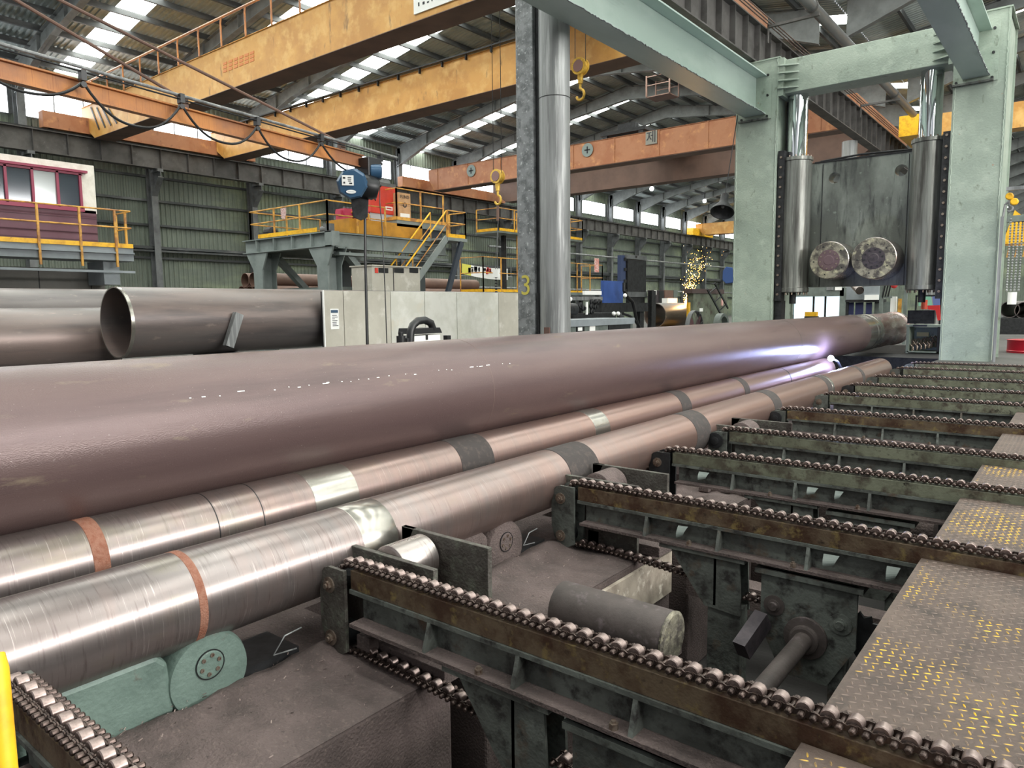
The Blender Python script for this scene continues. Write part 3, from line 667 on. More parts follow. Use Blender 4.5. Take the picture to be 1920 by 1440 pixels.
tag(MB().box(-24.2, -20.9, 16.2, 17.2, 2.0, 2.38).build('machine_bed', m_mach), 'grey-green machine bed behind the gantry legs', 'machine')
# things on the deck
t2 = MB(); t2.box(-22.6, -20.25, 17.4, 17.9, 4.2, 4.75); t2 = tag(MB().box(-21.5, -20.2, 16.4, 19.9, 4.2, 4.72).build('drive_box', M('ochre_box', '#c48a26', .5, 0, [('#a06f20', 2, U, .4, .7)])), 'ochre yellow drive box on the gantry deck behind the railing', 'machine box')
g = MB(); g.box(-21.2, -20.7, 16.6, 17.7, 4.72, 5.12); g.box(-21.1, -20.8, 16.5, 16.6, 4.9, 5.05); t3 = tag(g.build('magenta_unit', m_pink), 'magenta machine unit on top of the ochre box', 'machine unit')
g = MB(); 
for k in range(3): g.cyl((-20.9, 16.75+k*.16, 5.12), (-20.9, 16.75+k*.16, 5.2), .05, 10)
g.build('cap', m_grey, t3)
g = MB(); g.lathe((-24.4, 15.9, 4.45), (1, 0, 0), [(0, .12), (.04, .22), (.4, .22), (.46, .12)], 14); g.box(-24.4, -23.9, 15.75, 16.05, 4.2, 4.35); tag(g.build('electric_motor', m_dark), 'dark electric motor at the left end of the gantry deck', 'motor')
g = MB(); g.lathe((-20.9, 15.75, 4.32), (1, 0, 0), [(0, .08), (.03, .12), (.3, .12), (.34, .06)], 12); g.box(-20.7, -20.4, 15.65, 15.9, 4.2, 4.5); tag(g.build('electric_motor', m_grey), 'small grey motor by the front corner post of the gantry deck', 'motor')
g = MB(); v = [at(x, y, Y=15.33) for x, y in ((526, 391), (536, 389), (536, 402), (534, 411), (527, 409))]; g.add(v+[p+Vector((0, .01, 0)) for p in v], [(0, 1, 2, 3, 4), (9, 8, 7, 6, 5), (0, 5, 6, 1), (1, 6, 7, 2), (2, 7, 8, 3), (3, 8, 9, 4), (4, 9, 5, 0)])
tag(g.build('safety_tag', M('faded_tag', '#b98a86', .8, 0, [('#e8dcd6', 30, U, .5, .6)])), 'small faded red and white tag hanging from the gantry railing', 'tag')
t = thing('red_cabinet', 'tall red cabinet with grey domed top on the gantry deck', 'cabinet', (-21.3, 18.5, 4.2))
g = MB(); g.box(-21.6, -20.8, 17.85, 19.15, 5.1, 6.12); g.build('body', m_red, t, bevel=.02)
g = MB(); g.box(-21.6, -20.8, 17.85, 19.15, 6.12, 6.25); g.prism([(-21.5, 6.25), (-20.9, 6.25), (-21, 6.42), (-21.4, 6.42)], 'y', 18, 19); g.build('top_cover', m_grey, t)
g = MB(); g.box(-21.55, -20.85, 17.9, 19.1, 4.2, 5.1); g.build('base_frame', M('pale_grey_base', '#b9bec4', .5), t)
p_ = at(729, 391, X=-20.8); g = MB(); g.box(-20.8, -20.785, p_.y-.18, p_.y+.18, p_.z-.07, p_.z+.07); lab = g.build('label', m_white, t)
g = MB(); g.box(-20.785, -20.78, p_.y-.12, p_.y+.12, p_.z-.025, p_.z+.02); g.build('label_print', m_redink, lab)
# raised platform with cardboard boxes
t = thing('raised_platform', 'raised railed platform carrying cardboard boxes above the gantry deck', 'platform', (-20.5, 20.3, 4.6))
g = MB(); g.box(-22.6, -20.2, 18.6, 21.2, 4.62, 4.85); g.build('deck', m_gantry, t)
g = MB(); g.box(-20.25, -20.18, 18.6, 21.2, 4.85, 4.97); g.box(-22.6, -20.2, 18.56, 18.6, 4.85, 4.97); g.build('kick_plate', m_yelrust, t)
railing(t, [(-22.5, 18.62), (-20.22, 18.62), (-20.22, 21.1)], 4.85, 1.15, 1.25, kick=False)
g = MB(); g.box(-22.4, -20.3, 18.7, 21.1, 4.2, 4.62); g.build('base', M('dark_navy_base', '#27303c', .6), t)
def carton(x0, x1, y0, y1, z0, z1, label, txt=None):
    o = tag(MB().box(x0, x1, y0, y1, z0, z1).build('cardboard_box', m_card), label, 'box')
    g = MB(); g.box(x1, x1+.006, y0+.06, y1-.06, z0+.1, z0+.3); g.build('label', m_white if not txt else m_card, o)
    if txt: text_obj('print', txt, .17, (x1+.01, (y0+y1)/2, z1-.15), (0, 1, 0), (0, 0, 1), m_ink, o, .002); g = MB(); g.cyl((x1, (y0+y1)/2, z0+.12), (x1+.008, (y0+y1)/2, z0+.12), .1, 16, ri=.06); g.build('mark', m_ink, o)
carton(-21.2, -20.5, 19.0, 19.6, 4.86, 5.36, 'lower cardboard box with white label on the raised platform')
carton(-21.2, -20.5, 19.0, 19.6, 5.36, 5.92, 'upper cardboard box with printed letters on the raised platform', 'FUND')
# stairs
def stair(label, x0, x1, ya, za, yb, zb_, hl=1.0):
    t = thing('staircase', label, 'stairs', ((x0+x1)/2, ya, za))
    for x in (x0, x1): g = MB(); g.bar((x, ya, za), (x, yb, zb_), .05, .24); g.build('stringer', m_gantry, t)
    n_ = int((zb_-za)/.21)
    for i in range(n_): u = (i+.7)/n_; y = ya+(yb-ya)*u; z = za+(zb_-za)*u; g = MB(); g.box(x0, x1, y-.1, y+.12, z-.015, z+.015); g.build('tread', m_galv2, t)
    for x in (x0, x1):
        g = MB(); g.tube([(x, ya, za+hl), (x, yb, zb_+hl)], .03, 8); g.build('hand_rail', m_yel, t, smooth=True)
        g = MB(); g.tube([(x, ya, za+hl*.5), (x, yb, zb_+hl*.5)], .02, 6); g.build('mid_rail', m_yelrust, t)
        for u in (.1, .55, 1): g = MB(); y = ya+(yb-ya)*u; z = za+(zb_-za)*u; g.tube([(x, y, z), (x, y, z+hl)], .022, 6); g.build('rail_post', m_yelrust, t)
    return t
t = stair('steep stairs with bright yellow handrails beside the gantry platform', -19.95, -19.1, 16.1, .2, 20.1, 4.22)
g = MB(); g.box(-20.0, -19.05, 20.1, 21.2, 4.12, 4.24); g.build('landing', m_gantry, t)
railing(t, [(-19.1, 20.15), (-19.1, 21.15), (-19.95, 21.15)], 4.24, 1.0, 1.05)
g = MB(); g.bar((-19.1, 20.9, 4.1), (-19.1, 19.6, 1.0), .12, .2); g.build('prop', M('navy_prop', '#2f3844', .6), t)
# stacked brown pipes behind the gantry
k = 0
for (x, z) in ((-28.22, 2.3), (-27.6, 2.3), (-26.98, 2.3), (-27.91, 2.84), (-27.29, 2.84)):
    o = MB().cyl((x, 17, z), (x, 31, z), .3, 20, ri=.28).build('stored_pipe', m_brown, smooth=True)
    tag(o, 'long brown pipe stored on the rack behind the gantry legs', 'pipe', 'brown pipes racked behind the gantry')
g = MB(); g.box(-28.8, -26.6, 17.5, 17.7, 1.8, 2.0); g.box(-28.8, -26.6, 30, 30.2, 1.8, 2.0)
for y in (17.6, 30.1):
    for x in (-28.7, -27): g.box(x-.08, x+.08, y-.08, y+.08, 0, 1.9)
tag(g.build('pipe_rack', m_dark), 'low dark rack carrying brown pipes behind the gantry', 'rack')

# grey box cabinet on top of the panel enclosure
t = thing('vented_cabinet', 'beige steel cabinet with red and black slots on the panel enclosure', 'cabinet', (-14.6, 13.6, 2.0))
a, b, c_ = at(697, 500, X=-14.4), at(787, 500, X=-14.4), at(697, 548, X=-14.4)
g = MB(); g.box(-15.2, -14.4, a.y, b.y, 0, a.z+.02); g.box(-15.25, -14.35, a.y-.03, b.y+.03, a.z+.02, a.z+.05); g.build('body', m_panel, t)
for (x0, x1, mm_) in ((703, 709, m_red), (710, 728, m_blk), (739, 757, m_blk), (768, 784, m_blk)):
    q0_, q1_ = at(x0, 502, X=-14.39), at(x1, 512, X=-14.39); g = MB(); g.box(-14.4, -14.385, q0_.y, q1_.y, q1_.z, q0_.z); g.build('slot', mm_, t)
q = at(738, 520, X=-14.39); g = MB(); g.box(-14.4, -14.39, q.y-.01, q.y+.01, 1.75, a.z); g.build('joint', m_dark, t)
# ================================================================== PANEL ENCLOSURE + LEFT PIPES
XP = -12.2
t = thing('panel_enclosure', 'pale metal panel enclosure standing behind the big pipe', 'enclosure', (XP-1, 12.5, 0))
ye = [at(x, 600, X=XP).y for x in (608, 645, 690, 733, 797, 857, 935, 990)]
zt = 1.97
for i in range(7):
    g = MB(); g.box(XP-.05, XP, ye[i]+.008, ye[i+1]-.008, 0, zt); g.build('panel', (m_panelw if i in (3, 4, 5) else m_panel), t)
g = MB(); g.box(XP-.09, XP-.05, ye[0], ye[-1], 0, zt-.02); g.box(XP-3.2, XP-.06, ye[-1]-.05, ye[-1], 0, zt); g.build('frame', m_dark, t)
g = MB(); g.box(XP-.03, XP+.01, ye[0]-.012, ye[0]+.012, 0, zt+.01); g.build('edge_strip', m_white, t)
a, b = at(619, 579, X=XP+.01), at(636, 617, X=XP+.01)
g = MB(); g.box(XP, XP+.012, a.y, b.y, b.z, a.z); o = tag(g.build('instruction_sign', m_white), 'small white instruction sign with blue header on the panel enclosure', 'sign')
h_ = a.z-b.z; w_ = b.y-a.y
g = MB(); g.box(XP+.012, XP+.016, a.y+w_*.07, b.y-w_*.1, a.z-h_*.2, a.z-h_*.06); g.build('header', M('sign_navy', '#31506e', .5), o)
g = MB()
for k, (l, r) in enumerate(((.2, .75), (.2, .85), (.2, .5), (.2, .8), (.2, .7), (.22, .7), (.22, .9))): g.box(XP+.012, XP+.016, a.y+w_*l, a.y+w_*r, a.z-h_*(.32+k*.085)-.006, a.z-h_*(.32+k*.085)+.006)
g.build('text_lines', m_ink, o)
# hose unit in front of the panels (behind the big pipe)
XH = -8.3
def AH(x, y): return at(x, y, X=XH)
t = thing('hose_machine', 'machine with thick black hose arch and white tank before the pale panels', 'hose unit', AH(800, 640))
pts = [AH(*p) for p in ((769, 642), (770, 622), (774, 610), (783, 602), (796, 600), (808, 606), (812, 618))]
g = MB(); g.tube(pts, .062, 12); g.build('hose', m_blk, t, smooth=True)
a, b = AH(775, 625), AH(824, 660); g = MB(); g.box(XH-.3, XH+.02, a.y, b.y, .9, a.z-.04); g.build('tank', m_white, t)
a, b = AH(772, 616), AH(825, 624); g = MB(); g.prism([(a.y, b.z), (b.y, b.z), (b.y-.05, a.z), (a.y+.02, a.z)], 'x', XH-.32, XH+.05); g.build('lid', m_blk, t)
a, b = AH(746, 630), AH(758, 650); g = MB(); g.cyl((XH, (a.y+b.y)/2, .9), (XH, (a.y+b.y)/2, a.z), .07, 14); g.cyl((XH, (a.y+b.y)/2, a.z), (XH, (a.y+b.y)/2, a.z+.06), .04, 12); g.build('pump', m_blk, t)
a = AH(760, 632); g = MB(); g.box(XH-.15, XH+.03, a.y, a.y+.14, .9, a.z-.02); g.build('fitting', m_dark, t)
q = AH(798, 630); g = MB(); g.box(XH+.02, XH+.035, q.y-.02, q.y+.02, q.z-.06, q.z+.02); g.build('latch', m_blk, t)
g = MB(); g.box(XH-.4, XH+.1, AH(744, 640).y, AH(830, 640).y, 0, .9); g.build('base', m_dark, t)
q = at(838, 634, X=-9); o = tag(MB().box(-9.05, -8.95, q.y-.04, q.y+.05, 0, q.z+.05).build('short_post', m_blk), 'tiny black post top right of the hose machine', 'post')
# left large pipes
def bigpipe(x, z, r, y0, y1, label, bead=True):
    t = thing('steel_pipe', label, 'pipe', (x, (y0+y1)/2, z-r))
    g = MB(); g.cyl((x, y0, z), (x, y1, z), r, 72, ri=r-.02); g.build('shell', m_dpipe, t, smooth=True)
    g = MB(); g.cyl((x, y1-.06, z), (x, y1-.02, z), r+.003, 72, ri=r-.001); g.build('bevelled_edge', m_shinycollar, t, smooth=True)
    g = MB(); g.cyl((x, y0-.004, z), (x, y0+.05, z), r+.003, 72, ri=r-.018); g.build('bevelled_edge', m_shinycollar, t, smooth=True)
    return t
m_dpipe = M('dark_grey_pipe', '#6a6462', .38, .4, [('#7d6c66', .8, (1, .15, 1), .45, .65), ('#4c484a', 2.2, (1, .1, 1), .5, .7), ('#8f8078', 8, (1, .4, 1), .62, .75)], .06, 60)
t = bigpipe(-13, 1.4, .61, 5.45, 15.9, 'wide open-ended steel pipe whose round mouth faces left')
for y in (7.4, 12.5): g = MB(); g.box(-13.8, -12.2, y-.2, y+.2, 0, .79); tag(g.build('pipe_support', m_dark), 'dark support block under the wide open-ended pipe, %s' % ('near its mouth' if y < 10 else 'by the panels'), 'support')
q = at(445, 600, X=-12.37); o = tag(MB().bar(at(447, 588, X=-12.3), at(428, 650, X=-12.3), .12, .16, (0, 1, 0)).build('timber_stake', m_galv2), 'short grey stake leaning on the side of the open-ended pipe', 'stake')
bigpipe(-15.6, 1.44, .6, -6, 8.5, 'steel pipe lying farthest behind, left edge, with bright top')
bigpipe(-14.35, 1.09, .58, -6, 5.9, 'dark steel pipe lower left, behind the big brown pipe')
g = MB(); g.box(-17, -13.8, 2, 2.4, 0, .5); g.box(-17, -15.2, 2, 2.4, .5, .84); tag(g.build('pipe_support', m_dark), 'dark cradle under the two pipes at the left edge', 'support')
# ================================================================== BIG PIPE AND ROLLS
PX_, PZ, PR = -5.52, .678, .568
t = thing('long_steel_pipe', 'long thick brown steel pipe resting across the whole machine', 'pipe', (PX_, 12, PZ-PR))
g = MB(); g.cyl((PX_, -3, PZ), (PX_, 23.2, PZ), PR, 128, caps=True); g.build('shell', m_pipe, t, smooth=True)
for y, w_, mm_ in ((5.9, .008, m_rust), (16.6, .012, m_shinycollar)):
    g = MB(); g.cyl((PX_, y, PZ), (PX_, y+w_, PZ), PR+.0012, 96, ri=PR-.002); g.build('weld_ring', M('faint_ring', '#75605a', .5, .2) if y < 10 else mm_, t, smooth=True)
g = MB(); prof = [(0, PR), (.9, PR+.003), (.92, PR-.02), (1.0, PR-.02), (1.02, PR+.004), (1.3, PR+.004), (1.32, PR-.012), (1.4, PR-.012), (1.42, PR+.004), (1.75, PR+.004), (1.77, PR-.006)]
g.lathe((PX_, 23.2, PZ), (0, 1, 0), prof, 96); g.build('grooved_band', m_shinycollar, t, smooth=True)
g = MB(); g.lathe((PX_, 24.97, PZ), (0, 1, 0), [(0, PR-.006), (3.6, PR-.006), (3.9, PR-.02), (3.95, PR+.03), (4.3, PR+.03), (4.32, PR-.05)], 96); g.build('polished_end', m_pipe_end, t, smooth=True)
g = MB()
for k in range(34):     # chalk dashes along the weld line of the pipe
    y = 2.6+k*.11+random.uniform(-.04, .04); a = R(31+random.uniform(-1.2, 1.2)); l = random.choice((.01, .015, .03, .06))
    if random.random() < .25: continue
    c_, s_ = math.cos(a), math.sin(a); n_ = Vector((c_, 0, s_)); tt = Vector((-s_, 0, c_)); p = Vector((PX_, y, PZ))+n_*(PR+.0015)
    g.add([p-tt*.004, p-tt*.004+Vector((0, l, 0)), p+tt*.004+Vector((0, l, 0)), p+tt*.004], [(0, 1, 2, 3)])
g.build('paint_marks', m_white, t)
def roll(x, z, r, y0, y1, mats, bands, label):
    t = thing('bending_roll', label, 'roll', (x, (y0+y1)/2, z-r))
    for a, b, mm_ in mats: g = MB(); g.cyl((x, a, z), (x, b, z), r, 96); g.build('roll_body', mm_, t, smooth=True)
    for a, w_, dr, mm_ in bands: g = MB(); g.lathe((x, a, z), (0, 1, 0), [(0, r-.001), (.004, r+dr), (w_-.004, r+dr), (w_, r-.001)], 96); g.build('collar', mm_, t, smooth=True)
    g = MB(); g.cyl((x, y1, z), (x, y1+.25, z), r*.62, 40); g.build('journal', m_dark, t, smooth=True)
    return t
RZc = -.02
roll(-3.92, RZc, .27, -2, 19.4, [(-2, 19.4, m_roll2)],
     [(1.86, .05, .002, m_rust), (3.0, .3, .0015, m_shinycollar), (5.45, .5, .004, m_collar), (8.2, .42, .004, m_collar), (11.0, .34, .004, m_collar), (13.9, .3, .003, m_collar), (14.2, .12, .003, m_shinycollar), (16.5, .22, .004, m_collar)],
     'front steel roll with dark collars beside the chain skids')
roll(-5.06, RZc, .27, -2, 18.8, [(-2, 18.8, m_roll2)],
     [(1.78, .1, .003, m_rust), (2.62, .012, -.004+.006, m_blk), (2.98, .012, .002, m_blk), (3.45, .45, .002, m_shinycollar), (5.2, .5, .004, m_collar), (7.7, .36, .003, m_shinycollar), (10.2, .34, .004, m_collar), (12.8, .25, .004, m_collar), (15.4, .05, .003, m_blk)],
     'middle steel roll tucked under the long brown pipe')
roll(-5.99, RZc, .27, -2, 19.2, [(-2, 19.2, m_roll)], [], 'rear steel roll hidden under the long brown pipe')
# bed under the rolls
tag(MB().box(-6.9, -4.45, -6, 21, -2, -.62).build('machine_bed', m_dust), 'dusty machine bed under the steel rolls', 'machine bed')
# welding arc
a_ = at(1558, 672, X=-4.72)
t = thing('welding_torch', 'welding torch with blinding white-blue arc under the far end of the long pipe', 'welding torch', a_)
g = MB(); g.sphere(a_, .07, 10); g.build('arc', m_arc, t, smooth=True)
g = MB(); g.tube([a_+Vector((0, .02, .0)), a_+Vector((.05, .4, -.1)), a_+Vector((.1, .8, -.4))], .03, 8); g.build('torch_handle', m_dark, t)
l = bpy.data.lights.new('arc_light', 'POINT'); l.energy = 130; l.color = (.42, .5, 1); l.shadow_soft_size = .12
lo = bpy.data.objects.new('arc_light', l); COL.objects.link(lo); lo.location = a_+Vector((.14, .3, -.02))

# ================================================================== CHAIN SKIDS
m_rail2 = M('mottled_green_rail', '#7c8069', .5, .3, [('#4c4238', 7, U, .45, .62), ('#5d5f4c', 2, U, .4, .7), ('#2f2a24', 14, U, .58, .7)], .15, 50)
m_brk = M('grimy_bracket', '#4f4b45', .6, .1, [('#6a6f60', 14, U, .5, .7), ('#332b27', 5, U, .45, .65)], .4, 50)
PITCH_C = .0455; PLZ = -.05; PLX = -.755
def chain_mesh(x0, x1, y, zf, mat=m_chain):
    """link plates, pins; zf(x) gives the centre height"""
    g = MB(); n_ = int((x1-x0)/PITCH_C)
    for i in range(n_+1):
        x = x0+i*PITCH_C; z = zf(x)
        g.lathe((x, y-.068, z), (0, 1, 0), [(0, .008), (.003, .0115), (.006, .0135), (.041, .0135), (.042, .009), (.094, .009), (.095, .0135), (.13, .0135), (.133, .0115), (.136, .008)], 9)
        for s_ in (-1, 1):
            pass
        if i < n_:
            x2 = x+PITCH_C; z2 = zf(x2); o_ = .030 if i % 2 else .038
            for s_ in (-1, 1):
                P = [(x-.017, z), (x-.012, z+.017), (x+.008, z+.018), ((x+x2)/2, (z+z2)/2+.011), (x2-.008, z2+.018), (x2+.012, z2+.017), (x2+.017, z2), (x2+.012, z2-.017), ((x+x2)/2, (z+z2)/2-.011), (x-.012, z-.017)]
                g.prism(P, 'y', y+s_*o_-.003, y+s_*o_+.003)
    return g
ROLLER = {}
def add_rollers(chain, x0, x1, y, zf, r=.031):
    x = x0+PITCH_C; first = None; i = 0
    if 'm' not in ROLLER:
        g = MB(); g.lathe((0, -.024, 0), (0, 1, 0), [(0, .02), (0, .027), (.004, .031), (.044, .031), (.048, .027), (.048, .02)], 20)
        o = g.build('roller', m_roller, None, smooth=True); ROLLER['m'] = o.data; bpy.data.objects.remove(o)
    while x < x1:
        o = bpy.data.objects.new('roller', ROLLER['m']); COL.objects.link(o); o.location = (x, y, zf(x)+.008); attach(o, chain); x += 2*PITCH_C
SK = [.90, 2.69, 5.2, 7.05, 8.63, 10.85, 13.1, 14.85, 16.85, 19.2, 21.0]
names = ['nearest chain skid, lower left corner of the photo', 'chain skid crossing the lower right foreground, second from the camera', 'third chain skid, ending by the first pair of dark roll collars', 'fourth chain skid with a dark square end bracket', 'fifth chain skid with a round bolted end disc', 'sixth chain skid along the front roll', 'seventh chain skid along the front roll', 'eighth chain skid along the front roll', 'ninth chain skid near the front roll end', 'tenth chain skid just beyond the front roll end', 'farthest chain skid, below the green press column']
XL = -3.52; XRR = 1.5
for i, ys_ in enumerate(SK):
    yc = ys_+.055
    t = thing('chain_skid', 'green roller-chain transfer ' + names[i] if False else names[i], 'chain skid', (-2, yc, -.3), 'chain skids beside the front roll')
    xl = XL+(.05 if i in (9,) else 0)
    # wear rail
    g = MB(); g.box(xl+.1, XRR, ys_, ys_+.11, -.1, .02); g.build('wear_rail', m_rail if i in (0, 1, 2, 5) else m_rail2, t, bevel=.004)
    g = MB(); g.box(xl+.16, PLX+.4, ys_-.07, ys_+.18, -.3, -.278); g.build('lower_flange', m_dust, t)
    g = MB(); g.box(xl+.1, PLX+.0, ys_-.012, ys_+.122, -.125, -.1); g.box(xl+.16, PLX, yc-.012, yc+.012, -.28, -.125); 
    g.box(PLX, PLX+.5, yc-.02, yc+.02, -.3, -.1); g.build('beam', m_skid, t)
    for xs in (-2.74, -2.12, -1.46):
        g = MB(); g.prism([(ys_-.012, -.125), (yc, -.125), (yc, -.278), (ys_-.06, -.278)], 'x', xs-.012, xs+.012); g.prism([(ys_+.122, -.125), (yc, -.125), (yc, -.278), (ys_+.17, -.278)], 'x', xs-.012, xs+.012); g.build('stiffener', m_skid, t)
    # end bracket
    bx0, bx1 = -3.68, -3.44; zb0 = -.52
    P = [(bx1, .015), (bx1, zb0+.02), (bx0+.12, zb0-.04), (bx0+.03, zb0+.06), (bx0, zb0+.16), (bx0, -.06), (bx0+.05, .0), (bx0+.09, .015)]
    dk = i in (1, 3, 7)
    g = MB(); g.prism(P, 'y', ys_-.035, ys_-.012); g.prism(P, 'y', ys_+.122, ys_+.145); br = g.build('end_bracket', (m_brk if i == 1 else m_dark) if dk else m_skid, t)
    for (bx, bz) in ((-3.58, -.1), (-3.58, -.44)):
        g = MB(); g.cyl((bx, ys_-.045, bz), (bx, ys_-.035, bz), .05, 20); g.cyl((bx, ys_-.062, bz), (bx, ys_-.045, bz), .028, 6); g.cyl((bx, ys_-.075, bz), (bx, ys_-.062, bz), .015, 12)
        g.build('bolt', m_bolt, br)
    for zz in (-.08, -.44): g = MB(); g.cyl((-3.57, ys_-.01, zz), (-3.57, ys_+.12, zz), .075, 20); g.build('tail_sprocket', m_dark, t, smooth=True)
    if i in (4, 5): g = MB(); g.lathe((-3.58, ys_-.05, -.1), (0, -1, 0), [(0, .1), (.015, .1), (.02, .05), (.035, .05), (.04, .02)], 24); g.build('bearing_disc', m_dark, t)
    # top chain
    cx0 = XL-.02
    def zt_(x): return .05 if x > XL+.1 else .05-.5*(XL+.1-x)**2*8
    ch = chain_mesh(cx0, XRR if i < 7 else -.2, yc, zt_).build('roller_chain', m_chain, t)
    add_rollers(ch, cx0, (XRR if i < 7 else -.2) if i > 0 else -1.4, yc, zt_)
    # return chain (sagging)
    if i < 4:
        def zr(x): return -.5-.05*max(0, (x+3.4))**1.6 if x < -2.1 else -.60
        rc_ = chain_mesh(-3.44, -2.2 if i else -2.6, yc, zr).build('return_chain', m_chain, t); add_rollers(rc_, -3.44, -2.25, yc, zr)
        rc_ = chain_mesh(-1.92, -1.74, yc, lambda x: -.62).build('return_chain', m_chain, t); add_rollers(rc_, -1.92, -1.72, yc, lambda x: -.62)
    # pedestals
    y0, y1 = ys_-.03, ys_+.16
    g = MB(); g.prism([(-2.54, -.3), (-1.95, -.3), (-1.93, -.76), (-2.22, -.74), (-2.27, -.68)], 'y', y0, y0+.02); g.prism([(-2.54, -.3), (-1.95, -.3), (-1.93, -.76), (-2.22, -.74), (-2.27, -.68)], 'y', y1-.02, y1)
    g.box(-2.6, -1.9, y0-.03, y1+.03, -.335, -.3); g.box(-2.2, -1.94, y0+.02, y1-.02, -2, -.72); g.box(-2.15, -2.13, y0, y1, -.72, -.3); g.build('support_pedestal', m_skid, t)
    g = MB(); g.box(-1.78, -1.12, y0, y0+.025, -.78, -.335); g.prism([(-1.78, -.78), (-1.12, -.78), (-1.3, -1.1), (-1.62, -1.1)], 'y', y0, y0+.025); g.box(-1.82, -1.08, y0-.03, y1+.03, -.37, -.335); g.box(-1.3, -1.2, y0+.03, y1, -2, -.37); g.build('bearing_plate', m_skid, t)
    if i < 5:
        for (bx, bz, br_) in ((-1.68, -.60, .075), (-1.22, -.62, .075)):
            g = MB(); g.lathe((bx, y0, bz), (0, -1, 0), [(0, br_), (.012, br_), (.014, br_*.6), (.02, br_*.6), (.022, br_*.4), (.045, br_*.4)], 24); g.build('idler_flange', m_skid if bx > -1.5 else m_dust2, t)
        g = MB(); g.lathe((-1.45, y0, -.78), (0, -1, 0), [(0, .15), (.03, .15), (.035, .1), (.07, .1), (.075, .085)], 28); g.build('shaft_flange', m_dust2, t)
        g = MB()
        N_ = 14
        pr = []
        for k in range(N_*2): a = math.pi*k/N_; rr = .17 if k % 2 else .135; pr.append((-1.12+rr*math.cos(a), -.7+rr*math.sin(a)))
        g.prism(pr, 'y', yc-.012, yc+.012); g.build('sprocket', m_dark, t)
    for bx in (-2.35, -1.55):
        g = MB(); g.cyl((bx, ys_-.045, -.278), (bx, ys_-.045, -.25), .022, 6); g.cyl((bx, ys_-.045, -.25), (bx, ys_-.045, -.238), .012, 10); g.build('bolt', m_bolt, t)
# curled paint flakes peeling off the beams
random.seed(21)
for nm_, (ys_, xs_) in enumerate(((5.2, (-2.45, -1.35, -.95)), (7.05, (-3.1, -2.0, -1.75)))):
    par = bpy.data.objects['chain_skid.%03d' % (2+nm_)]
    for x in xs_:
        g = MB(); n_ = 7; v = []; w_ = random.uniform(.07, .12); h_ = random.uniform(.05, .09)
        for i in range(n_):
            a = i/(n_-1)*1.9; v += [(x+w_*.1*i/n_, ys_-.03-.05*math.sin(a), -.14-h_*i/n_*1.3), (x+w_-.03*i/n_, ys_-.02-.04*math.sin(a), -.14-h_*i/n_)]
        g.add(v, [(2*i, 2*i+1, 2*i+3, 2*i+2) for i in range(n_-1)]); g.build('paint_flake', m_mach, par)
# drive shaft
t = thing('drive_shaft', 'brown drive shaft running under the chain skids', 'shaft', (-1.45, 6, -.78))
g = MB(); g.cyl((-1.45, -1, -.78), (-1.45, 5.13, -.78), .062, 24); g.build('shaft', m_dust2, t, smooth=True)
# ---- dusty ledge blocks beside the front roll
sg = [(-.8, 2.98), (3.3, 5.9), (6.3, 8.0), (8.4, 10.6), (11, 12.9), (13.3, 16.2), (16.6, 20)]
lb_ = ['dusty scale-covered steel ledge block, lower left foreground', 'dusty ledge block carrying the cylinder, between the second and third skids', 'dusty ledge block with paper scrap, behind the third skid', 'dusty ledge block behind the fifth skid', 'dusty ledge block behind the sixth skid', 'dusty ledge block behind the seventh skid', 'dusty ledge block farthest along the roll']
for k, (a, b) in enumerate(sg):
    # uneven top surface of heaped mill scale
    nx, ny = 26, int((b-a)*16); v = []; random.seed(k)
    def hgt(x, y): return .012*math.sin(7*x+3*y)+.01*math.sin(13*y-5*x)+.012*math.sin(23*x+17*y)*math.sin(9*y)+random.uniform(-.005, .006)
    for j in range(ny+1):
        for i in range(nx+1):
            x = -4.42+(1.55)*i/nx; y = a+(b-a)*j/ny; e = min(1, min(i, nx-i, j, ny-j)/3); rg = .05*math.exp(-((x+3.62)/.09)**2)
            v.append((x, y, -.56+(hgt(x, y)+.012+rg)*e))
    fs = [(j*(nx+1)+i, j*(nx+1)+i+1, (j+1)*(nx+1)+i+1, (j+1)*(nx+1)+i) for j in range(ny) for i in range(nx)]
    g = MB(); g.add(v, fs); t = thing('ledge_block', lb_[k], 'block', (-3.6, (a+b)/2, -2)); g.build('scale_heap', m_dust, t, smooth=True)
    g = MB(); g.box(-4.42, -2.87, a, b, -2, -.561); g.build('block', m_dust, t, bevel=.02)
    if k < 4:
        g = MB()
        for q in range(420 if k < 2 else 120):
            x = random.uniform(-4.2, -2.95); y = random.uniform(a+.05, b-.05); l_ = random.uniform(.005, .022); an = random.uniform(0, 3.14); z = -.545
            if random.random() < .6: x = random.gauss(-3.62, .12)
            if not -4.3 < x < -2.95: continue
            if abs(x+3.62) < .15: z = -.515
            dx, dy = math.cos(an)*l_, math.sin(an)*l_; g.add([(x, y, z), (x+dx, y+dy, z+.006), (x+dx-dy*.3, y+dy+dx*.3, z+.008), (x-dy*.3, y+dx*.3, z+.002)], [(0, 1, 2, 3)])
        q = g.build('scale_flakes', M('scale_flake', '#8f7d76', .4, .4, [('#3b302c', 20, U, .45, .55)]), t); q['kind'] = 'stuff'
# raised step plates by the skid ends
for (y0, lab_) in ((2.98, 'flat step plate by the stop plates, front'), (5.62, 'flat step plate by the second pair of stop plates'), (8.0, 'flat step plate behind the fourth skid')):
    g = MB(); g.box(-3.42, -2.75, y0-.18, y0+.28, -.55, -.46); g.box(-3.42, -3.3, y0-.26, y0-.18, -.55, -.40); tag(g.build('step_plate', m_dust, bevel=.006), lab_, 'plate')
